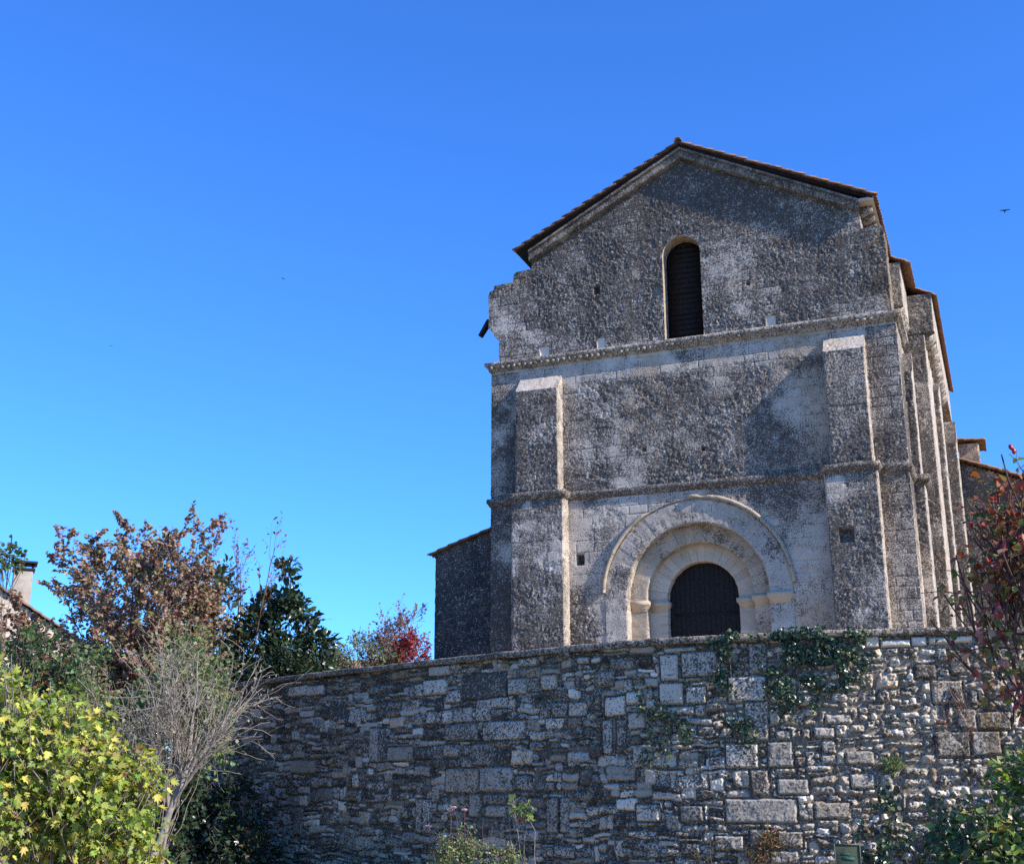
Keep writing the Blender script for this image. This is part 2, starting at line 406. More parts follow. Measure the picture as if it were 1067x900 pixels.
# gable wall with its stepped stubs
GY = 34.09
RK = lambda x: 20.72 - .525 * np.abs(x + 7.85)
GL = [(-13.94, 14.3), (-13.95, 15.25), (-14.12, 15.45), (-14.30, 15.75), (-14.32, 16.82), (-14.26, 16.95), (-14.14, 17.0), (-14.12, 17.14), (-13.47, 17.18), (-13.45, 17.42), (-13.36, 17.5), (-12.83, 17.54), (-12.83, 18.08)]
GR = [(-2.68, 18.0), (-2.68, 17.15), (-2.12, 17.17), (-2.06, 17.05), (-2.03, 14.3)]
WX, WR, WZ = -7.98, .59, 17.24
def inpoly(px, pz, poly):
    c = np.zeros(len(px), bool); n = len(poly); j = n - 1
    for i in range(n):
        xi, zi = poly[i]; xj, zj = poly[j]
        k = ((zi > pz) != (zj > pz)) & (px < (xj - xi) * (pz - zi) / (zj - zi + 1e-12) + xi); c ^= k; j = i
    return c
GP = GL + [(-7.85, 20.72)] + GR
def kg(P):
    x, z = P[:, 0], P[:, 2]
    return inpoly(x, z, GP) & ~((np.hypot(x - WX, z - WZ) < WR) | ((np.abs(x - WX) < WR) & (z < WZ) & (z > 14.44)))
def _segsnap(P, poly):
    """nearest point on polyline"""
    best = np.full(len(P), 1e9); Q = P.copy()
    for (x0, z0), (x1, z1) in zip(poly[:-1], poly[1:]):
        dx, dz = x1 - x0, z1 - z0; t = np.clip(((P[:, 0] - x0) * dx + (P[:, 2] - z0) * dz) / (dx * dx + dz * dz), 0, 1)
        qx, qz = x0 + t * dx, z0 + t * dz; d = np.hypot(P[:, 0] - qx, P[:, 2] - qz); k = d < best
        best[k] = d[k]; Q[k, 0] = qx[k]; Q[k, 2] = qz[k]
    return Q
WPOLY = [(WX - WR, 14.44), (WX - WR, WZ)] + [(WX - WR * math.cos(a), WZ + WR * math.sin(a)) for a in np.linspace(0, math.pi, 25)[1:-1]] + [(WX + WR, WZ), (WX + WR, 14.44)]
def sg(P):
    near = np.hypot(P[:, 0] - WX, np.maximum(P[:, 2] - WZ, 0)) < WR + .1
    Q = _segsnap(P, GP); Q2 = _segsnap(P, WPOLY); Q[near] = Q2[near]; return Q
gab = Surf(); gab.grid((-14.34, GY, 14.3), (12.34, 0, 0), (0, 0, 6.44), .022, keep=kg, snap=sg)
gab.ribbon(GL, GY, 34.95, .04, 1); gab.ribbon(GR, GY, 35.2, .04, 1)
gab.ribbon(WPOLY, GY, GY + .52, .05, -1)
def dgab(V, H, N, e):
    def ero(V, b, s): return np.maximum(sst(.30, .48, b + .12 * (s - .5)), .25)
    def cr(V, b, s, E): return .46 + .22 * E + .22 * sst(16, 19.2, V[:, 2]) + .3 * (fbm(V * [1, 1, .4], 1.2, 3, 70) - .5)
    def wm(V, b, s, E):
        return .9 * sst(-2.9, -2.3, V[:, 0]) * sst(.42, .6, fbm(V, 2.2, 3, 61)) * (V[:, 2] < 17.0) + .35 * sst(.55, .75, fbm(V, .8, 3, 63)) + .3 * sst(16.6, 17.2, V[:, 2]) * (V[:, 0] < -13)
    D, A = relief(V, H, N, e, ero, 1.05, cr, wm)
    zn = sst(-2.75, -2.25, V[:, 0]) * sst(.40, .55, fbm(V, 2.4, 3, 61)) * (V[:, 2] < 17.1); A[:, 1] -= .22 * zn; A[:, 2] = np.clip(A[:, 2] + .5 * zn, 0, 1); A[:, 0] *= 1 - .25 * zn
    rv = (N[:, 1] > -.5) & (np.abs(V[:, 0] - WX) < WR + .05) & (V[:, 2] < 18.2)
    A[rv, 0] *= 1.0; A[rv, 1] = .32; A[rv, 2] = .55; D[rv] *= .25
    return holes(V, D, A, N=N)
P_(gab.build('gable_wall', M['lime'], None, dgab))

# raking cornice band under the roof verge
rk = Surf()
for sx in (-1, 1):
    x1 = -12.86 if sx < 0 else -2.66
    L = abs(x1 + 7.85); dz = -.525 * L
    a = np.array((-7.85, 0, 20.71)); u = np.array((x1 + 7.85, 0, dz)); dn = np.array((0, 0, -.33))
    rk.grid(a + (0, 33.90, 0), u, dn, .03, flip=(sx > 0)); rk.grid(a + (0, 33.90, -.33), u, (0, .20, 0), .03, flip=(sx > 0))
    rk.grid(a + (0, 33.84, 0), u, dn * .25, .03, flip=(sx > 0)); rk.grid(a + (0, 33.84, -.10), u, (0, .07, 0), .03, flip=(sx > 0))
def drk(V, H, N, e):
    D, A = relief(V, H, N, e, lambda V, b, s: .25 + 0 * b, .6, lambda V, b, s, E: .52 + .25 * (fbm(V, 1.5, 3, 9) - .5), lambda V, b, s, E: .35 + 0 * b, L=.9, joint=.3, tintb=.29)
    return D, A
P_(rk.build('raking_cornice', M['lime'], None, drk))

# window shutter: dark horizontal boards
mb = MB(); z = 14.46
while z < 17.84:
    h = .17; zc = z + h / 2; hw = WR if zc < WZ else math.sqrt(max(.001, WR ** 2 - (zc - WZ) ** 2))
    mb.box(WX - hw, WX + hw, GY + .50 + .012 * ((int(z * 50)) % 2), GY + .56, z, z + h - .012); z += h
P_(mb.build('window_shutter', M['door']))
mb = MB().box(WX - .72, WX + .70, GY - .05, GY + .5, 14.33, 14.455, .02); P_(mb.build('window_sill', M['lime'], attr=None))

# portal orders -------------------------------------------------
def order(name, r0, r1, yf, yb, mat, seed, zt=PZ, nface=True, zb=Z0, crust=.30, warm=.3, tint=.55, vn=.30):
    jam = zt - zb; arc = math.pi
    nj = round(jam / .04); na = round(arc * r1 / .035)
    tj = np.linspace(-jam, 0, nj + 1)[:-1]; ta = np.linspace(0, math.pi, na + 1); tk = np.linspace(0, -jam, nj + 1)[1:]
    def at(r):
        A = np.stack([np.full(len(tj), PX - r), zt + tj], 1); B = np.stack([PX - r * np.cos(ta), zt + r * np.sin(ta)], 1)
        Cc = np.stack([np.full(len(tk), PX + r), zt + tk], 1); return np.vstack([A, B, Cc])
    s = Surf(); n = nj + na + 1 + nj
    tt = np.concatenate([tj, ta * (r0 + r1) / 2, math.pi * (r0 + r1) / 2 - tk])
    nr = max(2, round((r1 - r0) / .035)); V = []; Hh = []
    for q in np.linspace(0, 1, nr + 1):
        p = at(r0 + (r1 - r0) * q); V.append(np.stack([p[:, 0], np.full(n, yf), p[:, 1]], 1))
    V = np.vstack(V); i = (np.arange(n - 1)[None] + np.arange(nr)[:, None] * n).ravel()
    F = np.stack([i, i + n, i + n + 1, i + 1], 1)
    s._add(V, F[:, ::-1], np.tile([0, -1., 0], (len(V), 1)), np.tile(tt, nr + 1))
    nd = max(2, round((yb - yf) / .035)); V = []; N = []
    p = at(r0); ph = np.concatenate([np.zeros(len(tj)), ta, np.full(len(tk), math.pi)])
    nn = np.stack([np.cos(ph), 0 * ph, -np.sin(ph)], 1)
    for q in np.linspace(0, 1, nd + 1):
        V.append(np.stack([p[:, 0], np.full(n, yf + (yb - yf) * q), p[:, 1]], 1)); N.append(nn)
    V = np.vstack(V); i = (np.arange(n - 1)[None] + np.arange(nd)[:, None] * n).ravel()
    F = np.stack([i, i + 1, i + n + 1, i + n], 1)
    s._add(V, F[:, ::-1], np.vstack(N), np.tile(tt, nd + 1))
    def d(V, H, N, e):
        # voussoir joints run along H
        k = np.floor(H / vn).astype(int); fr = H - k * vn; dj = np.minimum(fr, vn - fr); sid = _hid[5 + seed, k % 256]
        jm = sst(.02, .004, dj)
        jm = jm * sst(.3, .6, vnoise(V, 2.5, seed + 60)); D = (fbm(V, 7, 3, seed) - .5) * .026 + (sid - .5) * .010 - .008 * jm - .03 * sst(.05, .3, e) * fbm(V, 5, 2, 3)
        C = crust + 1.0 * (fbm(V, 1.6, 4, seed + 4) - .5) + .15 * (sid - .5)
        W = warm + .6 * (fbm(V, 1.2, 3, seed + 9) - .5)
        return D, np.stack([np.clip(tint + .16 * (sid - .5), 0, 1) * (1 - .3 * jm), np.clip(C, 0, 1), np.clip(W, 0, 1)], 1)
    return P_(s.build(name, mat, None, d))
order('outer_archivolt', 2.02, 2.66, 33.975, 34.36, M['lime'], 3, crust=.31, warm=.05, tint=.49, vn=.33)
order('middle_archivolt', 1.53, 2.06, 34.35, 34.72, M['portal'], 5, crust=.50, warm=.22, tint=.47, vn=.27)
order('inner_archivolt', 1.03, 1.56, 34.70, 35.1, M['portal'], 8, crust=.24, warm=.12, tint=.58, vn=.24)
# hood mould : half ring
s = MB(); nseg = 90; prof = [(2.66, 33.99), (2.66, 33.90), (2.69, 33.87), (2.73, 33.87), (2.77, 33.92), (2.77, 33.99)]
ths = np.linspace(math.pi * .985, math.pi * .015, nseg); V = []
for th in ths:
    g_ = 1 - .75 * (sst(1.60, 1.66, th) * sst(2.14, 2.08, th)) - .5 * sst(1.40, 1.44, th) * sst(1.52, 1.48, th)
    for r, y in prof: V.append((PX + (2.66 + (r - 2.66) * g_) * math.cos(th), 33.99 - (33.99 - y) * g_, PZ + .04 + (2.66 + (r - 2.66) * g_) * 1.01 * math.sin(th)))
V = np.array(V); V += .018 * (np.stack([vnoise(V, 9, 3 + i) for i in range(3)], 1) - .5); k = len(prof)
s.add(V, [(i * k + j, i * k + (j + 1) % k, (i + 1) * k + (j + 1) % k, (i + 1) * k + j) for i in range(nseg - 1) for j in range(k)] + [tuple(range(k)), tuple(range((nseg - 1) * k, nseg * k))])
P_(s.build('hood_mould', M['portal'], attr={'mas': np.stack([.46 + 0 * V[:, 0], .50 + .5 * (fbm(V, 1.5, 2, 5) - .5), .2 + 0 * V[:, 0]], 1)}))
# impost blocks, moulded: lower chamfer, projecting
def impost(x0, x1, yf, yb, zt=6.80, h=.30, pr=.07):
    prof = [(0, -h), (0, -h * .72), (pr * .9, -h * .40), (pr, -h * .36), (pr, -.02), (pr - .015, 0)]
    mb = MB(); V = []; n = len(prof)
    for p, z in prof:
        V += [(x0 - p, yf - p, zt + z), (x1 + p, yf - p, zt + z), (x1 + p, yb, zt + z), (x0 - p, yb, zt + z)]
    F = [(i * 4 + j, i * 4 + (j + 1) % 4, (i + 1) * 4 + (j + 1) % 4, (i + 1) * 4 + j) for i in range(n - 1) for j in range(4)] + [(0, 3, 2, 1), tuple((n - 1) * 4 + j for j in range(4))]
    mb.add(V, F); o = mb.build('impost', M['portal'], wob=.006, attr={'mas': np.tile([.56, .30, .35], (len(V), 1))}); return P_(o)
for sx in (-1, 1):
    for r0, r1, yf, yb in ((2.03, 2.60, 33.95, 34.34), (1.545, 2.01, 34.34, 34.70), (1.045, 1.54, 34.69, 35.08)):
        if sx < 0 and r0 > 2: continue
        a, b = sorted((PX + sx * r0, PX + sx * r1)); impost(a, b, yf, yb)
# door: two plank leaves
for sx in (-1, 1):
    mb = MB(); x = .004
    while x < 1.03:
        x1 = min(x + .145, 1.035); hx = x1 - .006; zt = PZ + math.sqrt(max(0.0004, 1.05 ** 2 - (x + .07) ** 2))
        a, b = sorted((PX + sx * x, PX + sx * hx)); mb.box(a, b, 34.98, 35.03, Z0, zt, .006); x = x1
    for zz in (4.2, 5.2, 6.4):
        a, b = sorted((PX + sx * .05, PX + sx * .9)); mb.box(a, b, 34.965, 34.985, zz, zz + .07)
    lf = P_(mb.build('door_leaf', M['door']))
    if sx > 0:
        mb = MB(); th = np.linspace(0, 2 * math.pi, 13); mb.tube([(PX + .12 + .05 * math.cos(t), 34.955, 5.9 + .05 * math.sin(t)) for t in th], .009, 5)
        h = mb.build('handle', M['iron']); h.parent = lf; h.matrix_parent_inverse = (lf.matrix_parent_inverse).copy() if False else Matrix.Identity(4)

# buttresses of the front
def ebut(V, b, s): return np.maximum(sst(.32, .5, b), .45)
def dbut(V, H, N, e):
    def wm(V, b, s, E): return .35 * sst(.5, .75, fbm(V, 1, 3, 64))
    D, A = relief(V, H, N, e, ebut, 1, lambda V, b, s, E: .44 + .24 * E + .25 * (fbm(V * [1, 1, .5], 1.1, 3, 33) - .5), wm, edgeround=.05)
    side = np.abs(N[:, 0]) > .6; A[side, 1] = .36 + .5 * (fbm(V[side], 2.5, 3, 7) - .5); A[side, 2] = .1; A[side, 0] *= .95  # less crust on side faces: sunlit strips put into the colour
    top = N[:, 2] > .3; A[top, 1] = .22 + .5 * (fbm(V[top], 2.5, 3, 8) - .5); A[top, 0] = .54; A[(V[:, 0] > -2.86) & (V[:, 2] < 1), 1] = .5  # sloping cap painted paler as a sunlit top
    return holes(V, D, A, N=N)
for (a0, a1, b0, b1, zt) in ((-13.18, -11.81, -13.30, -11.66, 13.30), (-3.94, -2.82, -4.14, -2.74, 13.38)):
    s = Surf(); s.box(a0, a1, 33.55, 34.02, 9.9, zt, .025, 'FRLT', ztb=zt + .55); s.box(b0, b1, 33.5, 34.02, Z0, 9.9, .025, 'FRLT')
    P_(s.build('buttress', M['lime'], None, dbut))

# string course at z ~10, running round the buttresses and corners
def mould(name, path, prof, mat, mas, wob=.02, res=.12, cap=True):
    """path: list of (x,y) of the wall face; prof: list of (out,z); mitred"""
    path = np.array(path, float); n = len(path); T = np.diff(path, axis=0); T /= np.linalg.norm(T, axis=1)[:, None]
    Nn = np.stack([T[:, 1], -T[:, 0]], 1); P = []; OFF = []
    for i in range(n):
        a = Nn[max(i - 1, 0)]; b = Nn[min(i, n - 2)]; m_ = a + b; m_ /= (m_ @ m_) / 2
        if 0 < i: P.append(path[i]); OFF.append(m_)
        else: P.append(path[i]); OFF.append(m_)
        if i < n - 1:
            L = np.linalg.norm(path[i + 1] - path[i]); k = int(L / res)
            for j in range(1, k): P.append(path[i] + (path[i + 1] - path[i]) * j / k); OFF.append(Nn[i])
    P = np.array(P); OFF = np.array(OFF); k = len(prof); V = []
    for p, o_ in zip(P, OFF):
        for q, z in prof: V.append((p[0] + o_[0] * q, p[1] + o_[1] * q, z))
    V = np.array(V); V += wob * (np.stack([vnoise(V, 7, 13 + i) for i in range(3)], 1) - .5) * np.array([1, 1, 1.2])
    wgt = sst(.35, .7, fbm(V, 1.4, 2, 44)); 
    F = [(i * k + j, i * k + j + 1, (i + 1) * k + j + 1, (i + 1) * k + j) for i in range(len(P) - 1) for j in range(k - 1)]
    F += [tuple(range(k)), tuple(range((len(P) - 1) * k, len(P) * k))]
    A = np.tile(mas, (len(V), 1)).astype(float); A[:, 1] += .35 * (fbm(V, 1.5, 3, 8) - .5); A[:, 2] += .5 * (fbm(V, .9, 3, 18) - .5)
    mb = MB(); mb.add(V, F); return P_(mb.build(name, mat, attr={'mas': np.clip(A, 0, 1)}))
pr = [(-.02, 9.84), (.02, 9.85), (.07, 9.93), (.10, 9.97), (.10, 10.06), (.08, 10.09), (-.02, 10.11)]
mould('string_course', [(XL, 35.2), (XL, 34), (-13.30, 34), (-13.30, 33.5), (-11.66, 33.5), (-11.66, 34), (-4.14, 34), (-4.14, 33.5), (-2.74, 33.5), (-2.74, 34), (XR, 34), (XR, 35.6)], pr, M['lime'], (.48, .62, .3))
pc = [(-.02, 14.17), (.06, 14.18), (.08, 14.30), (.15, 14.33), (.17, 14.35), (.17, 14.44), (.13, 14.47), (-.12, 14.48)]
mould('cornice', [(XL, 35.1), (XL, 34), (XR, 34), (XR, 36.4)], pc, M['lime'], (.55, .50, .2), wob=.015)
# dog-tooth row under the cornice
mb = MB(); rr = random.Random(3); x = XL - .05
while x < XR:
    hgt = rr.uniform(.10, .15) if x < -8.8 else rr.uniform(.0, .09); w_ = rr.uniform(.15, .19); y = 33.94
    if rr.random() < .12: hgt *= .4
    mb.add([(x, y, 14.32), (x + w_, y, 14.32), (x + w_ / 2, y, 14.32 - hgt), (x, y - .085, 14.325), (x + w_, y - .085, 14.325), (x + w_ / 2, y - .04, 14.32 - hgt)],
           [(0, 1, 2), (3, 5, 4), (0, 3, 4, 1), (0, 2, 5, 3), (1, 4, 5, 2)]); x += w_ + .01
V = np.vstack(mb.v)
P_(mb.build('cornice_teeth', M['lime'], attr={'mas': np.tile([.50, .42, .2], (len(V), 1))}, wob=.02))

# south flank, seen edge-on at the right
def dsim(V, H, N, e):
    D, A = relief(V, H, N, e, ebut, 1, lambda V, b, s, E: .42 + .30 * E + .25 * (fbm(V, 1.0, 3, 33) - .5), lambda V, b, s, E: .5 * sst(.5, .75, fbm(V, 1, 3, 64)), edgeround=.04)
    side = N[:, 0] > .6; A[side, 1] = .32 + .5 * (fbm(V[side], 2.5, 3, 7) - .5); A[side, 2] = .1; D[side] *= .5  # sun-facing sides coloured paler, painting in the lit strips
    return D, A
def flank(name, boxes, res=.035):
    s = Surf()
    for b in boxes:
        x0, x1, y0, y1, z0, z1 = b[:6]; s.box(x0, x1, y0, y1, z0, z1, res, b[6] if len(b) > 6 else 'FRT', b[7] if len(b) > 7 else None)
    return P_(s.build(name, M['lime'], None, dsim))
flank('nave_wall', [(-3.4, -2.70, 35.0, 38.5, 14, 17.75, 'R'), (-4, -2.0, 35.7, 40.8, Z0, 14.4, 'FR')])
flank('stair_bay_wall', [(-4, -2.22, 38.5, 40.9, 13.5, 16.3, 'FR'), (-4, -1.92, 38.48, 40.85, 16.3, 17.8, 'FRB')])
flank('transept_wall', [(-4.5, -1.47, 40.8, 52, Z0, 16.1, 'FR'), (-4.5, -1.14, 40.78, 52, 16.1, 17.5, 'FRB')])
flank('flank_buttress', [(-2.6, -1.66, 35.6, 36.5, Z0, 9.9, 'FR'), (-2.6, -1.72, 35.66, 36.4, 9.9, 13.2, 'FRT', 14.0)])
flank('flank_buttress', [(-2.2, -1.27, 43.6, 44.7, Z0, 15.0, 'FRT', 15.6)], .05)
flank('flank_buttress', [(-2.2, -.95, 47.2, 48.6, Z0, 14.0, 'FRT', 15.2)], .05)
prb = [(-.02, 9.80), (.03, 9.82), (.10, 9.90), (.15, 9.95), (.15, 10.06), (.13, 10.09), (-.02, 10.11)]
mould('buttress_string', [(-2.0, 35.6), (-1.66, 35.6), (-1.66, 36.5)], prb, M['lime'], (.48, .62, .4))
# north / far side walls so that the nave is closed
s = Surf(); s.grid((-12.85, 34.95, Z0), (0, 17, 0), (0, 0, 14.4), .12, flip=True, hmode='y'); s.grid((-12.85, 51.9, Z0), (8.5, 0, 0), (0, 0, 14.4), .15, flip=True)
s.grid((-12.85, 51.9, 18.0), (5.0, 0, 2.6), (0, 0, .02), .2); P_(s.build('north_wall', M['lime'], None, dsim))
# stone corbels under the flank eaves
def corbel(x0, x1, y, z, h=.22, w_=.2):
    mb = MB(); pf = [(x0, z), (x0, z - h), (x0 + (x1 - x0) * .45, z - h * .85), (x1 - .03, z - h * .45), (x1, z - h * .3), (x1, z)]
    mb.prism(pf, y, y + w_); V = np.vstack(mb.v)
    return P_(mb.build('corbel', M['lime'], wob=.01, attr={'mas': np.tile([.55, .45, .2], (len(V), 1))}))
for i in range(7): corbel(-2.70, -2.32, 34.25 + i * .58, 17.90, .26, .24)
for i in range(4): corbel(-2.22, -1.93, 38.55 + i * .55, 16.29, .34, .28)
for i in range(8): corbel(-1.47, -1.15, 40.9 + i * 1.0, 16.09, .42, .42)
mb = MB().box(-2.72, -2.24, 33.85, 38.5, 17.90, 17.99, .01); V = np.vstack(mb.v)
P_(mb.build('eave_cornice', M['lime'], attr={'mas': np.tile([.62, .15, .2], (len(V), 1))}))

# roof: canal tiles
def tile_sheet(x_r, z_r, x_e, z_e, y0, y1, per=.21, run=.38, th=.022):
    L = math.hypot(x_e - x_r, z_e - z_r); nu = max(2, round((y1 - y0) / (per / 7))); nv = max(2, round(L / (run / 4)))
    u, v = np.meshgrid(np.linspace(0, y1 - y0, nu + 1), np.linspace(0, L, nv + 1))
    ux, uz = (x_e - x_r) / L, (z_e - z_r) / L; nx, nz = -uz, ux
    if nz < 0: nx, nz = -nx, -nz
    col = np.floor(u / per).astype(int); ph = (u / per - col) * math.pi
    h = .062 * np.abs(np.sin(ph)) ** .8
    jit = _h2[(col * 7) % 128, 9]; row = np.floor((v + jit * .12) / run).astype(int); st = ((v + jit * .12) / run - row) * .032
    ran = (_hid[col % 128, (row * 13) % 256] - .5) * .02
    h = h + st + ran
    P = np.stack([x_r + ux * v + nx * h, y0 + u, z_r + uz * v + nz * h], -1).reshape(-1, 3)
    Q = P - np.array([nx, 0, nz]) * th; n = nu + 1
    i = (np.arange(nu)[None] + np.arange(nv)[:, None] * n).ravel(); F = np.stack([i, i + 1, i + n + 1, i + n], 1)
    m_ = len(P); G = F[:, ::-1] + m_; ring = [i for i in range(n)]
    E = []
    for a in range(nu): E.append((a, a + 1, a + 1 + m_, a + m_)); b0 = nv * n + a; E.append((b0, b0 + 1, b0 + 1 + m_, b0 + m_))
    for a in range(nv): E.append((a * n, (a + 1) * n, (a + 1) * n + m_, a * n + m_)); c0 = a * n + nu; E.append((c0, c0 + n, c0 + n + m_, c0 + m_))
    return np.vstack([P, Q]), np.vstack([F, G, np.array(E)])
zr = lambda x: 20.84 - .50 * abs(x + 7.85)
def roofpart(name, parts):
    Vs, Fs, n = [], [], 0
    for p in parts:
        V, F = tile_sheet(*p); Vs.append(V); Fs.append(F + n); n += len(V)
    return P_(mesh_np(name, np.vstack(Vs), np.vstack(Fs), M['tile']))
XE = -2.17
roofpart('roof', [(-7.85, zr(-7.85), XE, zr(XE), 33.80, 38.45), (-7.85, zr(-7.85), -1.62, zr(-1.62) , 38.45, 40.75),
                  (-7.85, zr(-7.85), -.98, zr(-.98), 40.75, 52.2), (-7.85, zr(-7.85), -13.32, zr(-13.32), 33.80, 52.2)])
# boards under the verge and eaves
mb = MB()
mb.add([(-7.85, 33.85, 20.77), (XE - .05, 33.85, zr(XE) - .05), (XE - .05, 33.85, zr(XE) - .09), (-7.85, 33.85, 20.72), (-7.85, 36, 20.77), (XE - .05, 36, zr(XE) - .05), (XE - .05, 36, zr(XE) - .09), (-7.85, 36, 20.72)],
       [(0, 1, 2, 3), (4, 7, 6, 5), (3, 2, 6, 7), (0, 4, 5, 1), (1, 5, 6, 2)])
mb.add([(-7.85, 33.85, 20.77), (-13.25, 33.85, zr(-13.25) - .05), (-13.25, 33.85, zr(-13.25) - .09), (-7.85, 33.85, 20.72), (-7.85, 38, 20.77), (-13.25, 38, zr(-13.25) - .05), (-13.25, 38, zr(-13.25) - .09), (-7.85, 38, 20.72)],
       [(0, 1, 2, 3), (4, 7, 6, 5), (3, 2, 6, 7), (0, 4, 5, 1), (1, 5, 6, 2)])
P_(mb.build('roof_boarding', M['door']))
# verge tiles: overlapping half rounds running down both rakes
def verge(name, x_e, y, rad=.065):
    mb = MB(); L = math.hypot(x_e + 7.85, zr(x_e) - 20.84); n = int(L / .36); sx = 1 if x_e > -7.85 else -1
    ux, uz = (x_e + 7.85) / L, (zr(x_e) - 20.84) / L; nx, nz = -uz * sx, ux * sx
    rr = random.Random(5)
    for i in range(n + 1):
        a, b = i * L / n - .02, min((i + 1) * L / n + .05, L + .03)
        V = []; k = 7; j_ = rr.uniform(-.012, .012)
        for t, lift, r_ in ((a, .035 + j_, rad * .85), (b, .075 + j_, rad)):
            for th_ in (0, 1):
                for q in range(k):
                    an = math.pi * q / (k - 1); r2 = r_ - .02 * th_
                    h = lift - .04 + r2 * math.sin(an); yy = y + .06 - r2 * math.cos(an)
                    V.append((-7.85 + ux * t + nx * h, yy, 20.84 + uz * t + nz * h))
        F = []
        for q in range(k - 1):
            F += [(q, q + 1, 2 * k + q + 1, 2 * k + q), (k + q, 3 * k + q, 3 * k + q + 1, k + q + 1), (2 * k + q, 2 * k + q + 1, 3 * k + q + 1, 3 * k + q), (q, k + q, k + q + 1, q + 1)]
        mb.add(V, F)
    P_(mb.build(name, M['tile']))
verge('verge_tiles', XE, 33.76); verge('verge_tiles', -13.32, 33.76)
mb = MB(); y = 33.68; rr = random.Random(6)
while y < 52:
    k = 8; V = []
    for t, r_ in ((y, .12), (y + .42, .10)):
        for th_ in (0, 1):
            for q in range(k):
                an = math.pi * q / (k - 1); r2 = r_ - .02 * th_; V.append((-7.85 - r2 * math.cos(an), t, 20.84 + .01 + r2 * math.sin(an)))
    F = []
    for q in range(k - 1): F += [(q, 2 * k + q, 2 * k + q + 1, q + 1), (k + q, k + q + 1, 3 * k + q + 1, 3 * k + q), (q, q + 1, k + q + 1, k + q)]
    mb.add(V, F); y += .37
P_(mb.build('ridge_tiles', M['tile']))
# stone water spout at the left stub
mb = MB().prism([(-14.72, 15.62), (-14.80, 15.66), (-14.50, 16.16), (-14.28, 16.2), (-14.28, 16.05), (-14.45, 16.0)], 34.4, 34.6)
P_(mb.build('water_spout', M['iron']))

# north annex lean-to, in the shade of the front
s = Surf(); AX0, AX1 = -16.40, XL
s.grid((AX0, 34.9, Z0), (AX1 - AX0, 0, 0), (0, 0, 9.5 - Z0), .04, keep=lambda P: P[:, 2] < 8.73 + (P[:, 0] - AX0) * .33)
s.grid((AX0, 34.9, Z0), (0, 9, 0), (0, 0, 8.73 - Z0), .08, flip=True, hmode='y')
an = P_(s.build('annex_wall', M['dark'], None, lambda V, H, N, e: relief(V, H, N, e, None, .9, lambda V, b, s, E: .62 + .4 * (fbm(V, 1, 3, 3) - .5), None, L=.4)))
V, F = tile_sheet(AX1, 8.74 + (AX1 - AX0) * .33, AX0 - .22, 8.74 - .22 * .33, 34.72, 43.9)
P_(mesh_np('annex_roof', V, F, M['tile']))

# ================================================================== REAR BUILDING (right, behind the church)
rb = empty('rear_building', 'low stone building with tiled roof and small turret, behind the right edge of the church', 'building', (0, 49.5, 3.7))
def RP(o): o.parent = rb; o.matrix_parent_inverse = Matrix.Translation((0, -49.5, -3.7)); return o
s = Surf(); s.grid((-1.2, 49, Z0), (7, 0, 0), (0, 0, 13.6 - Z0), .06, keep=lambda P: P[:, 2] < 13.62 - (P[:, 0] + .9) * .41)
s.grid((5.8, 49, Z0), (0, 8, 0), (0, 0, 10.8 - Z0), .1, hmode='y')
RP(s.build('wall', M['lime'], None, lambda V, H, N, e: relief(V, H, N, e, None, 1, lambda V, b, s, E: .55 + .3 * E, lambda V, b, s, E: .05 + 0 * b)))
V, F = tile_sheet(-1.3, 13.90, 6.1, 13.90 - 7.4 * .41, 48.75, 57); RP(mesh_np('roof', V, F, M['tile']))
s = Surf(); s.box(-.95, -.20, 50, 51.6, 12.8, 14.62, .05, 'FRL')
RP(s.build('turret', M['lime'], None, lambda V, H, N, e: relief(V, H, N, e, None, .8, lambda V, b, s, E: .5 + 0 * E, lambda V, b, s, E: .6 + 0 * b, L=.35)))
V, F = tile_sheet(-1.05, 14.80, .06, 14.70, 49.85, 51.8); RP(mesh_np('turret_roof', V, F, M['tile']))

# ================================================================== RETAINING WALL (curved)
CP = np.array([(-24, 30.2), (-21, 28.6), (-18.2, 27.1), (-17.15, 26.45), (-14, 24.8), (-11.5, 23.75), (-9.48, 22.85), (-7.5, 22.1), (-5.5, 21.6), (-4.1, 21.5), (-3, 21.55), (-2.2, 21.65), (-.7, 21.85), (.3, 22.0), (3, 22.6), (7, 24)])
P4 = np.vstack([2 * CP[0] - CP[1], CP, 2 * CP[-1] - CP[-2]]); cur = []
for i in range(1, len(P4) - 2):
    for t in np.linspace(0, 1, 60, endpoint=False):
        a, b_, c_, d_ = P4[i - 1:i + 3]; cur.append(.5 * ((2 * b_) + (-a + c_) * t + (2 * a - 5 * b_ + 4 * c_ - d_) * t * t + (-a + 3 * b_ - 3 * c_ + d_) * t ** 3))
cur = np.array(cur); cs = np.r_[0, np.cumsum(np.linalg.norm(np.diff(cur, axis=0), axis=1))]
OFF0 = 3.0; S1 = cs[-1]                      # the wall starts OFF0 metres along the curve
def wpos(s_):
    x = np.interp(s_, cs, cur[:, 0]); y = np.interp(s_, cs, cur[:, 1]); e = .05
    dx = np.interp(s_ + e, cs, cur[:, 0]) - np.interp(s_ - e, cs, cur[:, 0]); dy = np.interp(s_ + e, cs, cur[:, 1]) - np.interp(s_ - e, cs, cur[:, 1])
    l = np.hypot(dx, dy) + 1e-9; return x, y, dy / l, -dx / l          # point, outward (towards the lane) normal
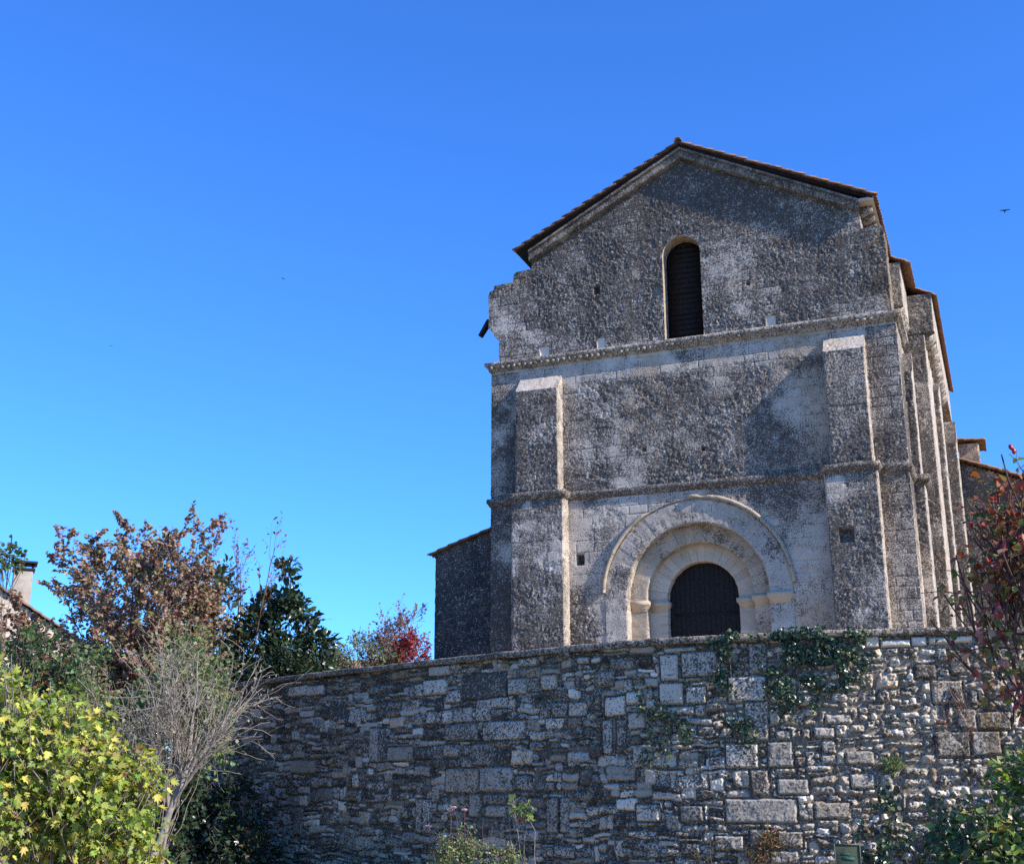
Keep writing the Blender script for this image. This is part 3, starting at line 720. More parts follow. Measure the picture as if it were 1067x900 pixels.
BIG = [(20.2, 3.45, 20.56, 3.91), (20.61, 3.49, 21.32, 3.94), (21.82, 3.51, 22.14, 4.04), (21.43, 3.03, 22.12, 3.48), (21.71, 2.39, 22.12, 3.05), (21.35, 1.94, 21.92, 2.36), (22.06, 1.95, 22.5, 2.39), (21.75, 1.51, 22.08, 1.93), (21.3, 1.07, 22.52, 1.48), (19.05, 2.88, 19.49, 3.23), (19.05, 2.2, 19.24, 2.84), (19.27, 2.23, 19.49, 2.83), (20.17, 3.03, 20.64, 3.42), (20.67, 3.04, 21.05, 3.34), (20.17, 2.86, 20.85, 3.01), (19.52, 2.64, 19.87, 2.94), (19.49, 3.06, 19.87, 3.29), (19.66, 1.07, 20.14, 1.37), (20.5, 1.08, 20.93, 1.36), (22.14, 0.68, 22.58, 0.96), (21.69, 0.67, 22.06, 0.99), (22.02, 0.43, 22.5, 0.65), (22.22, 2.41, 22.48, 2.57), (21.1, 0.62, 21.61, 0.88), (20.85, 2.51, 21.19, 2.67), (22.65, 2.4, 22.8, 2.59), (22.2, 1.52, 22.72, 1.79), (22.52, 1.97, 22.7, 2.14), (23.77, 3.88, 24.03, 4.1), (24.03, 3.88, 24.53, 4.02), (24.53, 3.9, 24.78, 4.07), (24.81, 3.92, 25.12, 4.05), (25.14, 3.93, 25.51, 4.06), (24.78, 2.94, 25.28, 3.34), (24.75, 2.1, 25.3, 2.52), (25.3, 2.12, 25.78, 2.53), (25.12, 2.54, 25.43, 2.88), (25.43, 2.52, 25.97, 2.83), (25.34, 2.93, 25.49, 3.17), (22.96, 2.18, 23.2, 2.39), (22.93, 2.01, 23.19, 2.17), (23.32, 1.99, 23.79, 2.23), (22.85, 2.42, 23.2, 2.61), (23.37, 1.62, 23.77, 1.86), (23.04, 2.65, 23.48, 2.82), (22.77, 1.14, 23.37, 1.42), (24.53, 3.35, 24.89, 3.6), (25.09, 3.42, 25.43, 3.84), (15.4, 3.32, 16.69, 3.82), (13.79, 3.45, 14.2, 3.74), (14.2, 3.48, 14.93, 3.8), (16.72, 3.36, 17.22, 3.68), (15.83, 2.9, 16.26, 3.34), (16.26, 3.13, 16.72, 3.35), (16.04, 2.52, 17.18, 2.89), (15.76, 2.06, 16.26, 2.48), (15.97, 1.57, 16.87, 2.03), (14.97, 1.54, 15.94, 2.02), (14.93, 2.54, 15.9, 2.88), (15.69, 1.09, 16.01, 1.54), (14.08, 0.76, 14.28, 1.44), (14.28, 0.77, 14.56, 1.44), (17.71, 0.84, 17.99, 1.48), (18.03, 0.85, 18.24, 1.48), (18.98, 2.21, 19.2, 2.83), (18.24, 2.89, 18.66, 3.17), (17.85, 2.89, 18.2, 3.18), (17.57, 3.4, 17.96, 3.7), (14.32, 2.89, 14.78, 3.16), (14.82, 2.88, 15.15, 3.16), (15.15, 2.9, 15.72, 3.2), (14.9, 2.23, 15.4, 2.49), (15.47, 2.25, 15.72, 2.46), (14.0, 2.2, 14.56, 2.44), (14.93, 3.28, 15.4, 3.55), (16.08, 1.33, 16.72, 1.53), (16.15, 1.1, 16.69, 1.32), (16.94, 1.6, 17.36, 1.88), (18.84, 3.41, 19.27, 3.68), (17.15, 0.68, 17.57, 0.9), (17.89, 0.42, 18.38, 0.64), (9.24, 3.7, 10.03, 3.95), (10.03, 3.68, 10.74, 3.92), (12.54, 2.17, 12.85, 2.9), (12.85, 2.17, 13.12, 2.88), (13.16, 2.18, 13.92, 2.48), (9.5, 1.96, 10.55, 2.26), (9.76, 0.61, 10.16, 1.24), (14.36, 3.85, 15.01, 4.08), (16.97, 3.89, 17.54, 4.06)]
HS, HZ = .0145, .0145
sg_ = np.arange(OFF0 + .2, S1 - .2, HS); zg = np.arange(-.1, 4.14, HZ); NS, NZ = len(sg_), len(zg)
SS, ZZ = np.meshgrid(sg_, zg)
PP = np.stack([SS.ravel(), np.zeros(SS.size), ZZ.ravel()], 1)
wx = ((fbm(PP, 3.2, 2, 81) - .5) * .10).reshape(SS.shape); wz = ((fbm(PP, 2.6, 2, 85) - .5) * .09).reshape(SS.shape)
wq = -np.abs(fbm(PP, 6.5, 2, 140) - .5).reshape(SS.shape); fine = (fbm(PP, 9, 3, 88) - .5).reshape(SS.shape); fine2 = (vnoise(PP, 33, 95) - .5).reshape(SS.shape)
RT = sst(20.5, 23.5, SS)  # mortar and stones lighten to the right, painting in the wall's sunlit end
HH = np.full(SS.shape, -.035) + fine * .03; TT = .21 + .1 * fine + .12 * RT; CC = .56 - .12 * RT; WW = np.full(SS.shape, .5)
rr = np.random.default_rng(21)
def stone(s0, z0, s1, z1, hgt, rnd, tint, cr, wm, warp=1.0, clear=0.0, rough=1.0, tilt=0.0):
    i0 = max(int((s0 - .12 - sg_[0]) / HS), 0); i1 = min(int((s1 + .12 - sg_[0]) / HS) + 1, NS)
    j0 = max(int((z0 - .12 - zg[0]) / HZ), 0); j1 = min(int((z1 + .12 - zg[0]) / HZ) + 1, NZ)
    if i1 <= i0 or j1 <= j0: return
    sl_ = (slice(j0, j1), slice(i0, i1))
    s_ = SS[sl_] + wx[sl_] * warp; z_ = ZZ[sl_] + wz[sl_] * warp
    a = (s1 - s0) / 2; b = (z1 - z0) / 2; r_ = min(rnd, a * .95, b * .95)
    qx = np.abs(s_ - (s0 + s1) / 2) - (a - r_); qz = np.abs(z_ - (z0 + z1) / 2) - (b - r_)
    d = np.hypot(np.maximum(qx, 0), np.maximum(qz, 0)) + np.minimum(np.maximum(qx, qz), 0) - r_
    if clear > 0:
        k = d < clear; HH[sl_][k] = -.032 + fine[sl_][k] * .02; TT[sl_][k] = .22 + .12 * RT[sl_][k]; CC[sl_][k] = .52; WW[sl_][k] = .5
    soft = min(.026 + rnd * .2, b * .7); pr_ = sst(0, -soft, d) ** .45
    h = -.035 + (hgt + .035) * pr_ + (fine[sl_] * .055 * rough + fine2[sl_] * .018 * rough) * pr_ + .05 * rough * wq[sl_] * pr_ + tilt * (s_ - (s0 + s1) / 2) * pr_
    k = (d < 0) & (h > HH[sl_] - .01)
    HH[sl_][k] = h[k]; TT[sl_][k] = tint; CC[sl_][k] = cr; WW[sl_][k] = wm
# coursed rubble
z = -.1
while z < 4.1:
    hc = rr.uniform(.15, .30); s_ = OFF0 + rr.uniform(0, .3)
    while s_ < S1:
        right = float(sst(20.5, 23.5, s_)); wcx = rr.uniform(.18, .62) * (1 - .30 * right)
        wave = .07 * math.sin(s_ * .9 + z * 2) + .05 * math.sin(s_ * 2.3 + z)
        q = rr.random(); h1 = rr.uniform(.35, .65); w1 = rr.uniform(.35, .65)
        if q < .22 - .10 * right: cells = [(0, 0, 1, 1)]
        elif q < .55 - .15 * right: cells = [(0, 0, 1, h1), (0, h1, 1, 1)]
        elif q < .70: cells = [(0, 0, w1, 1), (w1, 0, 1, h1), (w1, h1, 1, 1)]
        elif q < .85: cells = [(0, 0, w1, h1), (w1, 0, 1, h1), (0, h1, 1, 1)]
        else: cells = [(0, 0, w1, h1), (w1, 0, 1, h1), (0, h1, 1 - w1, 1), (1 - w1, h1, 1, 1)]
        for (ua, za, ub, zb) in cells:
            g = .007 + .009 * right; j = lambda: rr.normal(0, .012 + .008 * right)
            t_ = rr.normal(.48, .17) + .05 * right + .06 * (z > 2.4) * (s_ > 13); wm = max(0, rr.normal(.14, .2)) + .35 * (rr.random() < .14)
            if rr.random() < .12: t_ += .22
            if z > 3.6 and s_ < 20 and rr.random() < .75: wm += .5; t_ -= .16
            stone(s_ + wcx * ua + g + j(), z + wave + hc * za + g + j(), s_ + wcx * ub - g + j(), z + wave + hc * zb - g + j(), rr.uniform(.010, .04) + .014 * right, rr.uniform(.015, .065) + .025 * right,
                  np.clip(t_, .18, .95), np.clip(rr.normal(.47, .16) - .04 * right, 0, 1), min(wm, 1), 1.25, rough=1.1 + 1.3 * right, tilt=rr.normal(0, .08))
        s_ += wcx
    z += hc
for k_, (a, b_, c_, d_) in enumerate(BIG):
    g = .012; top = b_ > 3.86 and a > 23.7
    stone(a + g, b_ + g, c_ - g, d_ - g, rr.uniform(.03, .05), .018 if not top else .006, .80 if top else (rr.uniform(.52, .80) if (a < 21.6 and b_ > 2.3) else np.clip(rr.normal(.50, .08), .35, .7)), .14 if top else np.clip(rr.normal(.52, .1), .1, .8), .05 if rr.random() < .8 else .4,
          .28, clear=.03, rough=.45 if (d_ - b_) > .2 else .7)
# slots between jamb stones, putlog holes
for a, b_, c_, d_ in ((17.985, .86, 18.035, 1.46), (19.235, 2.24, 19.27, 2.82), (14.27, .80, 14.285, 1.42), (16.00, 1.12, 16.05, 1.5)):
    k = (SS > a) & (SS < c_) & (ZZ > b_) & (ZZ < d_); HH[k] = -.14
# rust-coloured trails on the right
q = fbm(PP * [2.2, 1, .35], 1.2, 3, 120).reshape(SS.shape)
WW = WW + .7 * sst(.58, .7, q) * sst(24.6, 25.0, SS) * sst(26.2, 25.8, SS) * (ZZ > 1.8)
X, Y, NX, NY = wpos(SS.ravel()); h = HH.ravel() + .05 * (fbm(PP, .35, 2, 130) - .5)
batter = .012 * (2.0 - PP[:, 2])
V = np.stack([X + NX * (h + batter), Y + NY * (h + batter), PP[:, 2]], 1)
i = (np.arange(NS - 1)[None] + np.arange(NZ - 1)[:, None] * NS).ravel(); F = np.stack([i, i + 1, i + NS + 1, i + NS], 1)
A = np.stack([TT.ravel(), CC.ravel(), WW.ravel()], 1)
wall = empty('retaining_wall', 'long curved rubble stone retaining wall in front of the church', 'stone wall', (-4, 21.7, 0))
def WP(o, p=None): o.parent = wall; o.matrix_parent_inverse = Matrix.Translation((4, -21.7, 0)); return o
WP(mesh_np('rubble_face', V, F, M['rubble'], None, {'mas': np.clip(A, 0, 1.2)}))
# coping and back of the wall
ss = np.arange(OFF0 + .15, S1 - .15, .07); X, Y, NX, NY = wpos(ss)
slab = np.floor((ss + .3 * np.sin(ss * 3)) / .85).astype(int); so_ = _h2[slab % 128, 40]; sz_ = _h2[slab % 128, 41]
prof = [(.02, 4.07), (.07, 4.075), (.085, 4.09), (.085, 4.17), (.06, 4.195), (-.2, 4.215), (-.46, 4.20), (-.47, 4.07), (-.47, 3.6)]
V = []
for i_ in range(len(ss)):
    P3 = np.array([[X[i_], 0, ss[i_]]]); jg = float(vnoise(P3, 5, 3)[0] - .5)
    for p_, z_ in prof:
        p2 = p_ + (.03 * (so_[i_] - .5) + .02 * jg if p_ > 0.03 else 0); z2 = z_ + (.014 * (sz_[i_] - .5) + .014 * jg if z_ > 4 else 0)
        V.append((X[i_] + NX[i_] * p2, Y[i_] + NY[i_] * p2, z2))
V = np.array(V); V += .014 * (np.stack([vnoise(V, 8, 50 + q_) for q_ in range(3)], 1) - .5); k = len(prof)
F = np.array([(i_ * k + j, i_ * k + j + 1, (i_ + 1) * k + j + 1, (i_ + 1) * k + j) for i_ in range(len(ss) - 1) for j in range(k - 1)])
A = np.tile([.45, .60, .30], (len(V), 1)); A[:, 1] += .5 * (fbm(V, 1.3, 3, 31) - .5)
WP(mesh_np('coping', V, F, M['rubble'], None, {'mas': np.clip(A, 0, 1)}))

# ================================================================== GROUND
gm = MB()
gm.add([(-1500, -300, 0), (1500, -300, 0), (1500, 2500, 0), (-1500, 2500, 0)], [(0, 1, 2, 3)])
tag(gm.build('ground', M['ground']), 'grassy ground reaching the horizon', None, kind='structure')
sx_ = np.arange(OFF0 + .3, S1 - .3, .5); X, Y, NX, NY = wpos(sx_)
front_edge = [(x - nx * .3, y - ny * .3) for x, y, nx, ny in zip(X, Y, NX, NY)]
poly = front_edge + [(60, 24), (60, 120), (-23, 120)]
n_ = len(poly); tm = MB(); tm.add([(x, y, 3.7) for x, y in poly] + [(x, y, -.1) for x, y in poly], [tuple(range(n_))] + [(i_, n_ + i_, n_ + (i_ + 1) % n_, (i_ + 1) % n_) for i_ in range(n_)])
tag(tm.build('terrace', M['ground']), 'raised churchyard terrace behind the retaining wall', None, kind='structure')
pm = MB(); pm.add([(-14.5, 24.6 + 1, 3.704), (-1, 23.2, 3.704), (-1, 33.9, 3.704), (-14.5, 33.9, 3.704)], [(0, 1, 2, 3)])
tag(pm.build('path', M['gravel']), 'pale gravel forecourt before the church door', None, kind='structure')

# ================================================================== VEGETATION TOOLS
LT = {
 'simple': (np.array([(0, 0, 0), (-.5, .45, .12), (0, 1, 0), (.5, .45, .12)]), [(0, 3, 2), (0, 2, 1)]),
 'ovate': (np.array([(0, 0, 0), (-.38, .25, .08), (-.42, .58, .10), (0, 1, -.08), (.42, .58, .10), (.38, .25, .08), (0, .45, -.02)]),
           [(0, 6, 1), (1, 6, 2), (2, 6, 3), (3, 6, 4), (4, 6, 5), (5, 6, 0)]),
 'lobed': (np.array([(0, 0, 0), (-.30, .05, .05), (-.62, .42, .10), (-.30, .42, .03), (-.42, .85, .08), (-.13, .66, 0), (0, 1.05, -.05), (.13, .66, 0), (.42, .85, .08), (.30, .42, .03), (.62, .42, .10), (.30, .05, .05), (0, .4, -.02)]),
           [(12, i, i + 1) for i in range(1, 11)] + [(0, 1, 12), (0, 12, 11)]),
 'ivy': (np.array([(0, 0, 0), (-.42, -.02, .05), (-.5, .38, .06), (-.25, .48, .02), (0, .95, -.05), (.25, .48, .02), (.5, .38, .06), (.42, -.02, .05), (0, .3, .0)]),
         [(8, i, i + 1) for i in range(1, 7)] + [(0, 1, 8), (0, 8, 7)]),
 'long': (np.array([(0, 0, 0), (-.17, .3, .04), (-.16, .65, .03), (0, 1, -.12), (.16, .65, .03), (.17, .3, .04), (0, .5, 0)]),
          [(0, 6, 1), (1, 6, 2), (2, 6, 3), (3, 6, 4), (4, 6, 5), (5, 6, 0)]),
}
def unit(v): return v / (np.linalg.norm(v, axis=-1, keepdims=True) + 1e-9)
def leaves(name, P, D, N, size, cols, tmpl, mat, parent, rng, wr=1.0, loc=(0, 0, 0), var=.25):
    """P positions, D growth direction, N facing normal; cols: list of (weight, rgb)"""
    n = len(P); T, F = LT[tmpl]; D = unit(D); X_ = unit(np.cross(D, N)); N_ = np.cross(X_, D)
    sz = size * rng.uniform(.5, 1.35, n); wv = sz * wr * rng.uniform(.8, 1.15, n)
    V = P[:, None] + X_[:, None] * (T[None, :, 0:1] * wv[:, None, None]) + D[:, None] * (T[None, :, 1:2] * sz[:, None, None]) + N_[:, None] * (T[None, :, 2:3] * sz[:, None, None] * rng.uniform(.3, 2.2, n)[:, None, None])
    k = len(T); FF = (np.array(F)[None] + (np.arange(n) * k)[:, None, None]).reshape(-1, 3)
    w_ = np.array([c[0] for c in cols], float); w_ /= w_.sum(); C_ = np.array([c[1] for c in cols])
    # clumpy colour choice
    base = (vnoise(P, 1.7, 77) - .5) * .9 + rng.random(n); base = (np.argsort(np.argsort(base)) + .5) / n
    idx = np.searchsorted(np.cumsum(w_), base).clip(0, len(cols) - 1)
    c = C_[idx] * (1 + var * rng.uniform(-1, 1, (n, 1))) * (1 + .08 * rng.normal(size=(n, 3)))
    c = np.repeat(np.clip(c, .005, .9), k, axis=0)
    return mesh_np(name, V.reshape(-1, 3), FF, mat, parent, {'leafcol': c}, False, loc)
def rdir(rng, n): return unit(rng.normal(size=(n, 3)))

def grow(rng, p, d, L, r, lev, cfg, out):
    """recursive branch; cfg[lev] = dict(n, spread, up, wig, kids, klen, from)"""
    c = cfg[lev]; n = c.get('seg', 7); pts = [np.array(p, float)]; d = unit(np.array(d, float)); dirs = [d]
    for i in range(n):
        d = unit(d + rng.normal(size=3) * c.get('wig', .12) + np.array([0, 0, c.get('up', .05)]) + np.array(c.get('pull', (0, 0, 0)))); pts.append(pts[-1] + d * L / n); dirs.append(d)
    pts = np.array(pts); rad = r * (1 - np.linspace(0, 1, n + 1) * c.get('taper', .75))
    out['b'].setdefault(lev, []).append((pts, rad))
    if lev + 1 < len(cfg):
        kids = c['kids']; kids = kids if isinstance(kids, int) else rng.integers(*kids)
        for q in range(kids):
            t = c.get('from', .25) + (1 - c.get('from', .25)) * (q + rng.random()) / kids; t = min(t, .99)
            i = int(t * n); f = t * n - i; pp = pts[i] * (1 - f) + pts[i + 1] * f; dd = dirs[i]
            s_ = rdir(rng, 1)[0]; s_ = unit(s_ - dd * (s_ @ dd)); a = c.get('spread', .8) * rng.uniform(.6, 1.25)
            nd = unit(dd * math.cos(a) + s_ * math.sin(a))
            grow(rng, pp, nd, L * c.get('klen', .55) * rng.uniform(.6, 1.2) * (1.15 - .5 * t * c.get('cone', 1)), rad[i] * c.get('kr', .6), lev + 1, cfg, out)
    else:
        m_ = c.get('leaves', 6)
        for q in range(m_):
            t = c.get('lfrom', .15) + (1 - c.get('lfrom', .15)) * (q + rng.random()) / m_; i = min(int(t * n), n - 1); f = t * n - i
            out['l'].append((pts[i] * (1 - f) + pts[i + 1] * f, dirs[i]))
def wood(out, levels, name, mat, parent, ks=(8, 6, 4, 3, 3), minr=.0):
    mb = MB()
    for lv in levels:
        for pts, rad in out['b'].get(lv, []): mb.tube(pts, np.maximum(rad, minr), ks[lv])
    if mb.n: return mb.build(name, mat, parent, smooth=True)
def leafset(rng, out, out_dir=.8, droop=.2, keep=None):
    P = np.array([a for a, _ in out['l']]); D0 = np.array([b for _, b in out['l']]); n = len(P)
    D = unit(D0 * .6 + rdir(rng, n) * out_dir + np.array([0, 0, -droop])); N = unit(rdir(rng, n) * .8 + np.array([0.15, -.15, .8]))
    if keep is not None: k = keep(P); P, D, N = P[k], D[k], N[k]
    return P, D, N
def plant(name, label, cat, base, stems, cfg, seed, leafspec, woodmat, group=None, trunk_lv=(0,), br='branches', crown='crown', out_dir=.8, droop=.2, minr=0, keep=None, trunk='trunk'):
    """stems: list of (offset, dir, length, radius)"""
    rng = np.random.default_rng(seed); root = empty(name, label, cat, base, group); out = {'b': {}, 'l': []}
    for off, d, L, r in stems: grow(rng, off, d, L, r, 0, cfg, out)
    wood(out, trunk_lv, trunk, woodmat, root, minr=minr); wood(out, [l for l in range(len(cfg)) if l not in trunk_lv], br, woodmat, root, minr=minr)
    if leafspec and out['l']:
        P, D, N = leafset(rng, out, out_dir, droop, keep)
        leaves(crown, P, D, N, leafspec['size'], leafspec['cols'], leafspec['t'], M[leafspec.get('mat', 'leaf')], root, rng, leafspec.get('wr', 1), var=leafspec.get('var', .25))
    return root, out, rng

def qpath(a, b, rng, bow=.15, n=8):
    a, b = np.array(a, float), np.array(b, float); t = np.linspace(0, 1, n)[:, None]; L = np.linalg.norm(b - a)
    m_ = (a + b) / 2 + rdir(rng, 1)[0] * L * bow + np.array([0, 0, L * bow * .6])
    p = (1 - t) ** 2 * a + 2 * t * (1 - t) * m_ + t * t * b; p[1:-1] += rng.normal(size=(n - 2, 3)) * L * .012; return p
def bush(name, label, cat, base, ells, seed, spec, woodmat, group=None, clr=.22, per=26, stems=24, srad=.022, droop=.25, outd=.9, shell=.55, crown='foliage', stemname='stems', gap=.0, up=.25):
    """ells: list of (centre offset, radii, number of clusters)"""
    rng = np.random.default_rng(seed); root = empty(name, label, cat, base, group); P, D, N, CC_ = [], [], [], []
    for c, r_, k in ells:
        u = rdir(rng, k) * (shell + (1 - shell) * rng.random((k, 1)) ** .6) * rng.uniform(.82, 1.08, (k, 1)); cc = np.array(c) + u * np.array(r_)
        if gap: cc = cc[vnoise(cc + np.array(base), 1.3 / max(clr * 3, .3), seed) > gap]
        for q in cc:
            if q[2] < -base[2] - .0 and False: continue
            m_ = max(3, int(per * rng.uniform(.6, 1.4))); o_ = rdir(rng, m_) * rng.random((m_, 1)) ** .5 * clr
            P.append(q + o_); CC_.append(q); out_ = unit(q - np.array(c)) * .5
            D.append(unit(o_ / clr * outd + out_ + rng.normal(size=(m_, 3)) * .35 + np.array([0, 0, -droop])))
            N.append(unit(rdir(rng, m_) * .7 + out_ * .6 + np.array([.1, -.1, .75])))
    mb = MB(); idx = rng.permutation(len(CC_))[:stems]
    for i_ in idx:
        b0 = np.array([rng.normal() * .12, rng.normal() * .12, 0]); p = qpath(b0, CC_[i_], rng, .10, 9)
        mb.tube(p, srad * rng.uniform(.5, 1.1) * np.linspace(1, .25, 9), 5)
    for q in CC_:
        for _ in range(2):
            e = q + rdir(rng, 1)[0] * clr * 1.1 + np.array([0, 0, clr * up]); mb.tube(qpath(q * .92 + np.array([0, 0, -.05]), e, rng, .1, 4), .004 + srad * .12, 3)
    mb.build(stemname, woodmat, root)
    leaves(crown, np.vstack(P), np.vstack(D), np.vstack(N), spec['size'], spec['cols'], spec['t'], M[spec.get('mat', 'leaf')], root, rng, spec.get('wr', 1), var=spec.get('var', .25))
    return root, CC_, rng
def core(root, ells, mat, nm='inner_twigs'):
    pass

# ---- brown-leaved tree at the left
cfgB = [dict(seg=9, wig=.035, up=.03, kids=11, spread=.5, klen=.36, kr=.45, taper=.8, **{'from': .32}),
        dict(seg=6, wig=.10, up=.08, kids=7, spread=.55, klen=.55, kr=.5, **{'from': .15}),
        dict(seg=5, wig=.12, up=.06, kids=5, spread=.6, klen=.6, kr=.6, **{'from': .15}),
        dict(seg=4, wig=.14, up=.04, leaves=21)]
st = [((0, 0, 0), (.05, .02, 1), 6.15, .10), ((.15, 0, 0), (.17, .08, 1), 6.3, .08), ((-.15, .1, 0), (-.12, -.06, 1), 6.2, .08), ((0, -.1, 0), (.26, .20, 1), 5.5, .07), ((0, .1, 0), (-.27, -.20, 1), 5.2, .07), ((.1, .1, 0), (.08, -.22, 1), 6.0, .07), ((.1, .1, 0), (-.03, .2, 1), 6.0, .07)]
plant('autumn_tree', 'tall tree with sparse rust brown leaves, left of the wall', 'tree', (-18.6, 23.2, 0), st, cfgB, 4,
      dict(size=.085, t='long', wr=1.8, mat='leafdry', cols=[(3, (.32, .195, .125)), (3, (.38, .24, .17)), (1.2, (.25, .11, .085)), (2.2, (.18, .19, .08)), (1.2, (.38, .28, .20))]), M['redtwig'], out_dir=.6, droop=.5)
bpy.data.objects['autumn_tree'].scale = (1.14, 1.14, 1.0)
# ---- broad-leaved evergreens behind the wall
G1 = [(3, (.04, .065, .024)), (2, (.07, .09, .03)), (2, (.18, .12, .05)), (1, (.25, .18, .07))]
G2 = [(4, (.022, .042, .018)), (2, (.038, .065, .025)), (.35, (.14, .10, .04))]
bush('evergreen_shrub', 'tall bronze-tinged evergreen shrub beside the brown tree, behind the wall', 'shrub', (-20.6, 29.5, 3.7),
     [((0, 0, 2.1), (.85, .75, 1.7), 110), ((-.5, -.3, 1.4), (1.0, .8, 1.3), 80), ((.05, 0, 3.4), (.38, .35, .75), 30)], 31, dict(size=.22, t='long', wr=1.5, mat='leafgloss', cols=G1), M['bark'], clr=.26, per=13, stems=40, srad=.03, gap=.41)
bush('evergreen_shrub', 'dark green broad-leaved shrub with pointed top at the left end of the wall coping', 'shrub', (-19.2, 30.6, 3.7),
     [((0, 0, 2.2), (.75, .6, 1.9), 120), ((.5, .25, 1.6), (.95, .8, 1.45), 150), ((-.6, -.3, 1.6), (1.0, .7, 1.5), 120), ((.0, 0, 3.65), (.34, .28, .7), 28)], 32, dict(size=.23, t='long', wr=1.5, mat='leafgloss', cols=G2), M['bark'], clr=.27, per=14, stems=50, srad=.03, gap=.40)
bush('low_hedge', 'low dark hedge just behind the wall coping, right of the evergreen shrubs', 'hedge', (-18.9, 29.9, 3.7),
     [((0, 0, .8), (1.5, .7, 1.1), 150)], 33, dict(size=.10, t='ovate', mat='leafgloss', cols=G2), M['bark'], clr=.25, per=26, stems=14)
cfgS = [dict(seg=8, wig=.05, up=.03, kids=7, spread=.35, klen=.32, kr=.6, **{'from': .45}), dict(seg=5, wig=.1, up=.08, kids=4, spread=.5, klen=.5), dict(seg=3, wig=.1, up=.02, leaves=4)]
plant('red_sapling', 'thin sapling with a few reddish leaves rising between the evergreen shrubs', 'sapling', (-20.0, 29.8, 3.7), [((0, 0, 0), (-.03, 0, 1), 4.5, .03), ((.1, 0, 0), (.13, .08, 1), 4.6, .03), ((0, 0, 0), (.05, -.05, 1), 4.1, .025)], cfgS, 5,
      dict(size=.10, t='long', wr=1.6, mat='leafdry', cols=[(2, (.25, .13, .10)), (2, (.20, .10, .07)), (1, (.30, .2, .15))]), M['redtwig'])
# ---- mid-green shrub and the bare shrub before it
bush('green_shrub', 'loose grey-green shrub in front of the brown tree', 'shrub', (-14.6, 19.2, 0),
     [((-.9, -.2, 3.35), (1.1, .8, .95), 130), ((-1.9, -1.0, 3.3), (.9, .7, .9), 110), ((-2.4, -1.6, 2.4), (1.0, .7, 1.0), 80), ((.3, .1, 3.7), (1.0, .8, .8), 100), ((1.1, .3, 3.0), (.8, .8, 1.0), 70), ((-1.4, -.5, 2.4), (1.0, .8, .9), 60), ((.2, 0, 2.4), (1.2, .8, 1.0), 70)], 34,
     dict(size=.085, t='simple', cols=[(3, (.13, .19, .055)), (2, (.19, .25, .08)), (1.2, (.27, .28, .11)), (.7, (.24, .16, .09))]), M['twig'], clr=.30, per=24, stems=60, srad=.012, gap=.40, shell=.2)
cfgT = [dict(seg=6, wig=.05, up=.0, kids=11, spread=.50, klen=.80, kr=.5, taper=.45, cone=.5, **{'from': .72}),
        dict(seg=7, wig=.12, up=.07, kids=5, spread=.5, klen=.62, kr=.5, **{'from': .12}),
        dict(seg=6, wig=.17, up=.02, kids=4, spread=.7, klen=.7, kr=.6, **{'from': .1}),
        dict(seg=5, wig=.22, up=.0, leaves=1)]
plant('bare_shrub', 'leafless shrub with a leaning trunk and a fan of pale twigs, left of the wall', 'shrub', (-11.0, 14.2, 0),
      [((0, 0, 0), (.22, .18, 1), 2.1, .06), ((-.2, .1, 0), (.0, .1, 1), 1.9, .035), ((.15, .2, 0), (.16, .1, 1), 1.8, .03)], cfgT, 9,
      dict(size=.045, t='simple', cols=[(1, (.30, .30, .16)), (1, (.32, .26, .17))]), M['twig'], minr=.0043, crown='withered_leaves')
bush('laurel_hedge', 'dense dark hedge filling the gap behind the bare shrub', 'hedge', (-17.2, 21.6, 0),
     [((0, 0, 1.7), (2.0, 1.0, 2.2), 230), ((-1.5, -1.5, 1.2), (1.5, 1.0, 1.8), 110)], 61, dict(size=.12, t='ovate', mat='leafgloss', cols=[(3, (.022, .038, .015)), (2, (.04, .06, .022)), (.6, (.09, .10, .04))]), M['bark'], clr=.30, per=30, stems=30, srad=.03)  # leaf colours darkened to stand in for shade in the gap
# ---- lightweight green tree in front of the pale house, its tip entering from the left
bush('young_green_tree', 'small-leaved green tree before the pale house at the left edge', 'tree', (-14.0, 14.6, 0),
     [((-.2, 0, 3.0), (1.0, .9, .75), 80), ((.6, .5, 2.7), (.7, .6, .7), 60), ((.5, .4, 3.5), (.6, .5, .45), 40), ((.02, -.25, 4.95), (.28, .2, .16), 9)], 36,
     dict(size=.075, t='ovate', cols=[(3, (.05, .10, .03)), (2, (.09, .15, .045)), (.6, (.17, .07, .04))]), M['bark'], clr=.2, per=24, stems=200, srad=.014, gap=.15)
# ---- fig-like shrub, yellowing
bush('yellowing_shrub', 'bushy shrub with lobed yellow and light green leaves at the lower left', 'shrub', (-7.85, 9.25, -.22),
     [((-.60, -.55, 1.95), (1.25, .95, .80), 400), ((.12, .05, 1.68), (.58, .5, .62), 170), ((-.2, -.2, 2.1), (.7, .5, .5), 90), ((.55, .15, 1.95), (.2, .2, .14), 9), ((.62, .2, 1.35), (.2, .2, .16), 9), ((-.75, -.5, 2.72), (.3, .3, .14), 12), ((.1, 0, 2.42), (.25, .2, .14), 9), ((-1.0, -1.0, 1.3), (.8, .7, .5), 70)], 37,
     dict(size=.074, t='lobed', wr=.75, cols=[(3.6, (.20, .26, .05)), (3.4, (.34, .37, .07)), (2.8, (.53, .49, .09)), (.5, (.30, .17, .07)), (1.3, (.08, .13, .03)), (.5, (.36, .22, .08))], var=.25), M['twig'], clr=.17, per=19, stems=34, srad=.016, droop=.7, outd=.8)
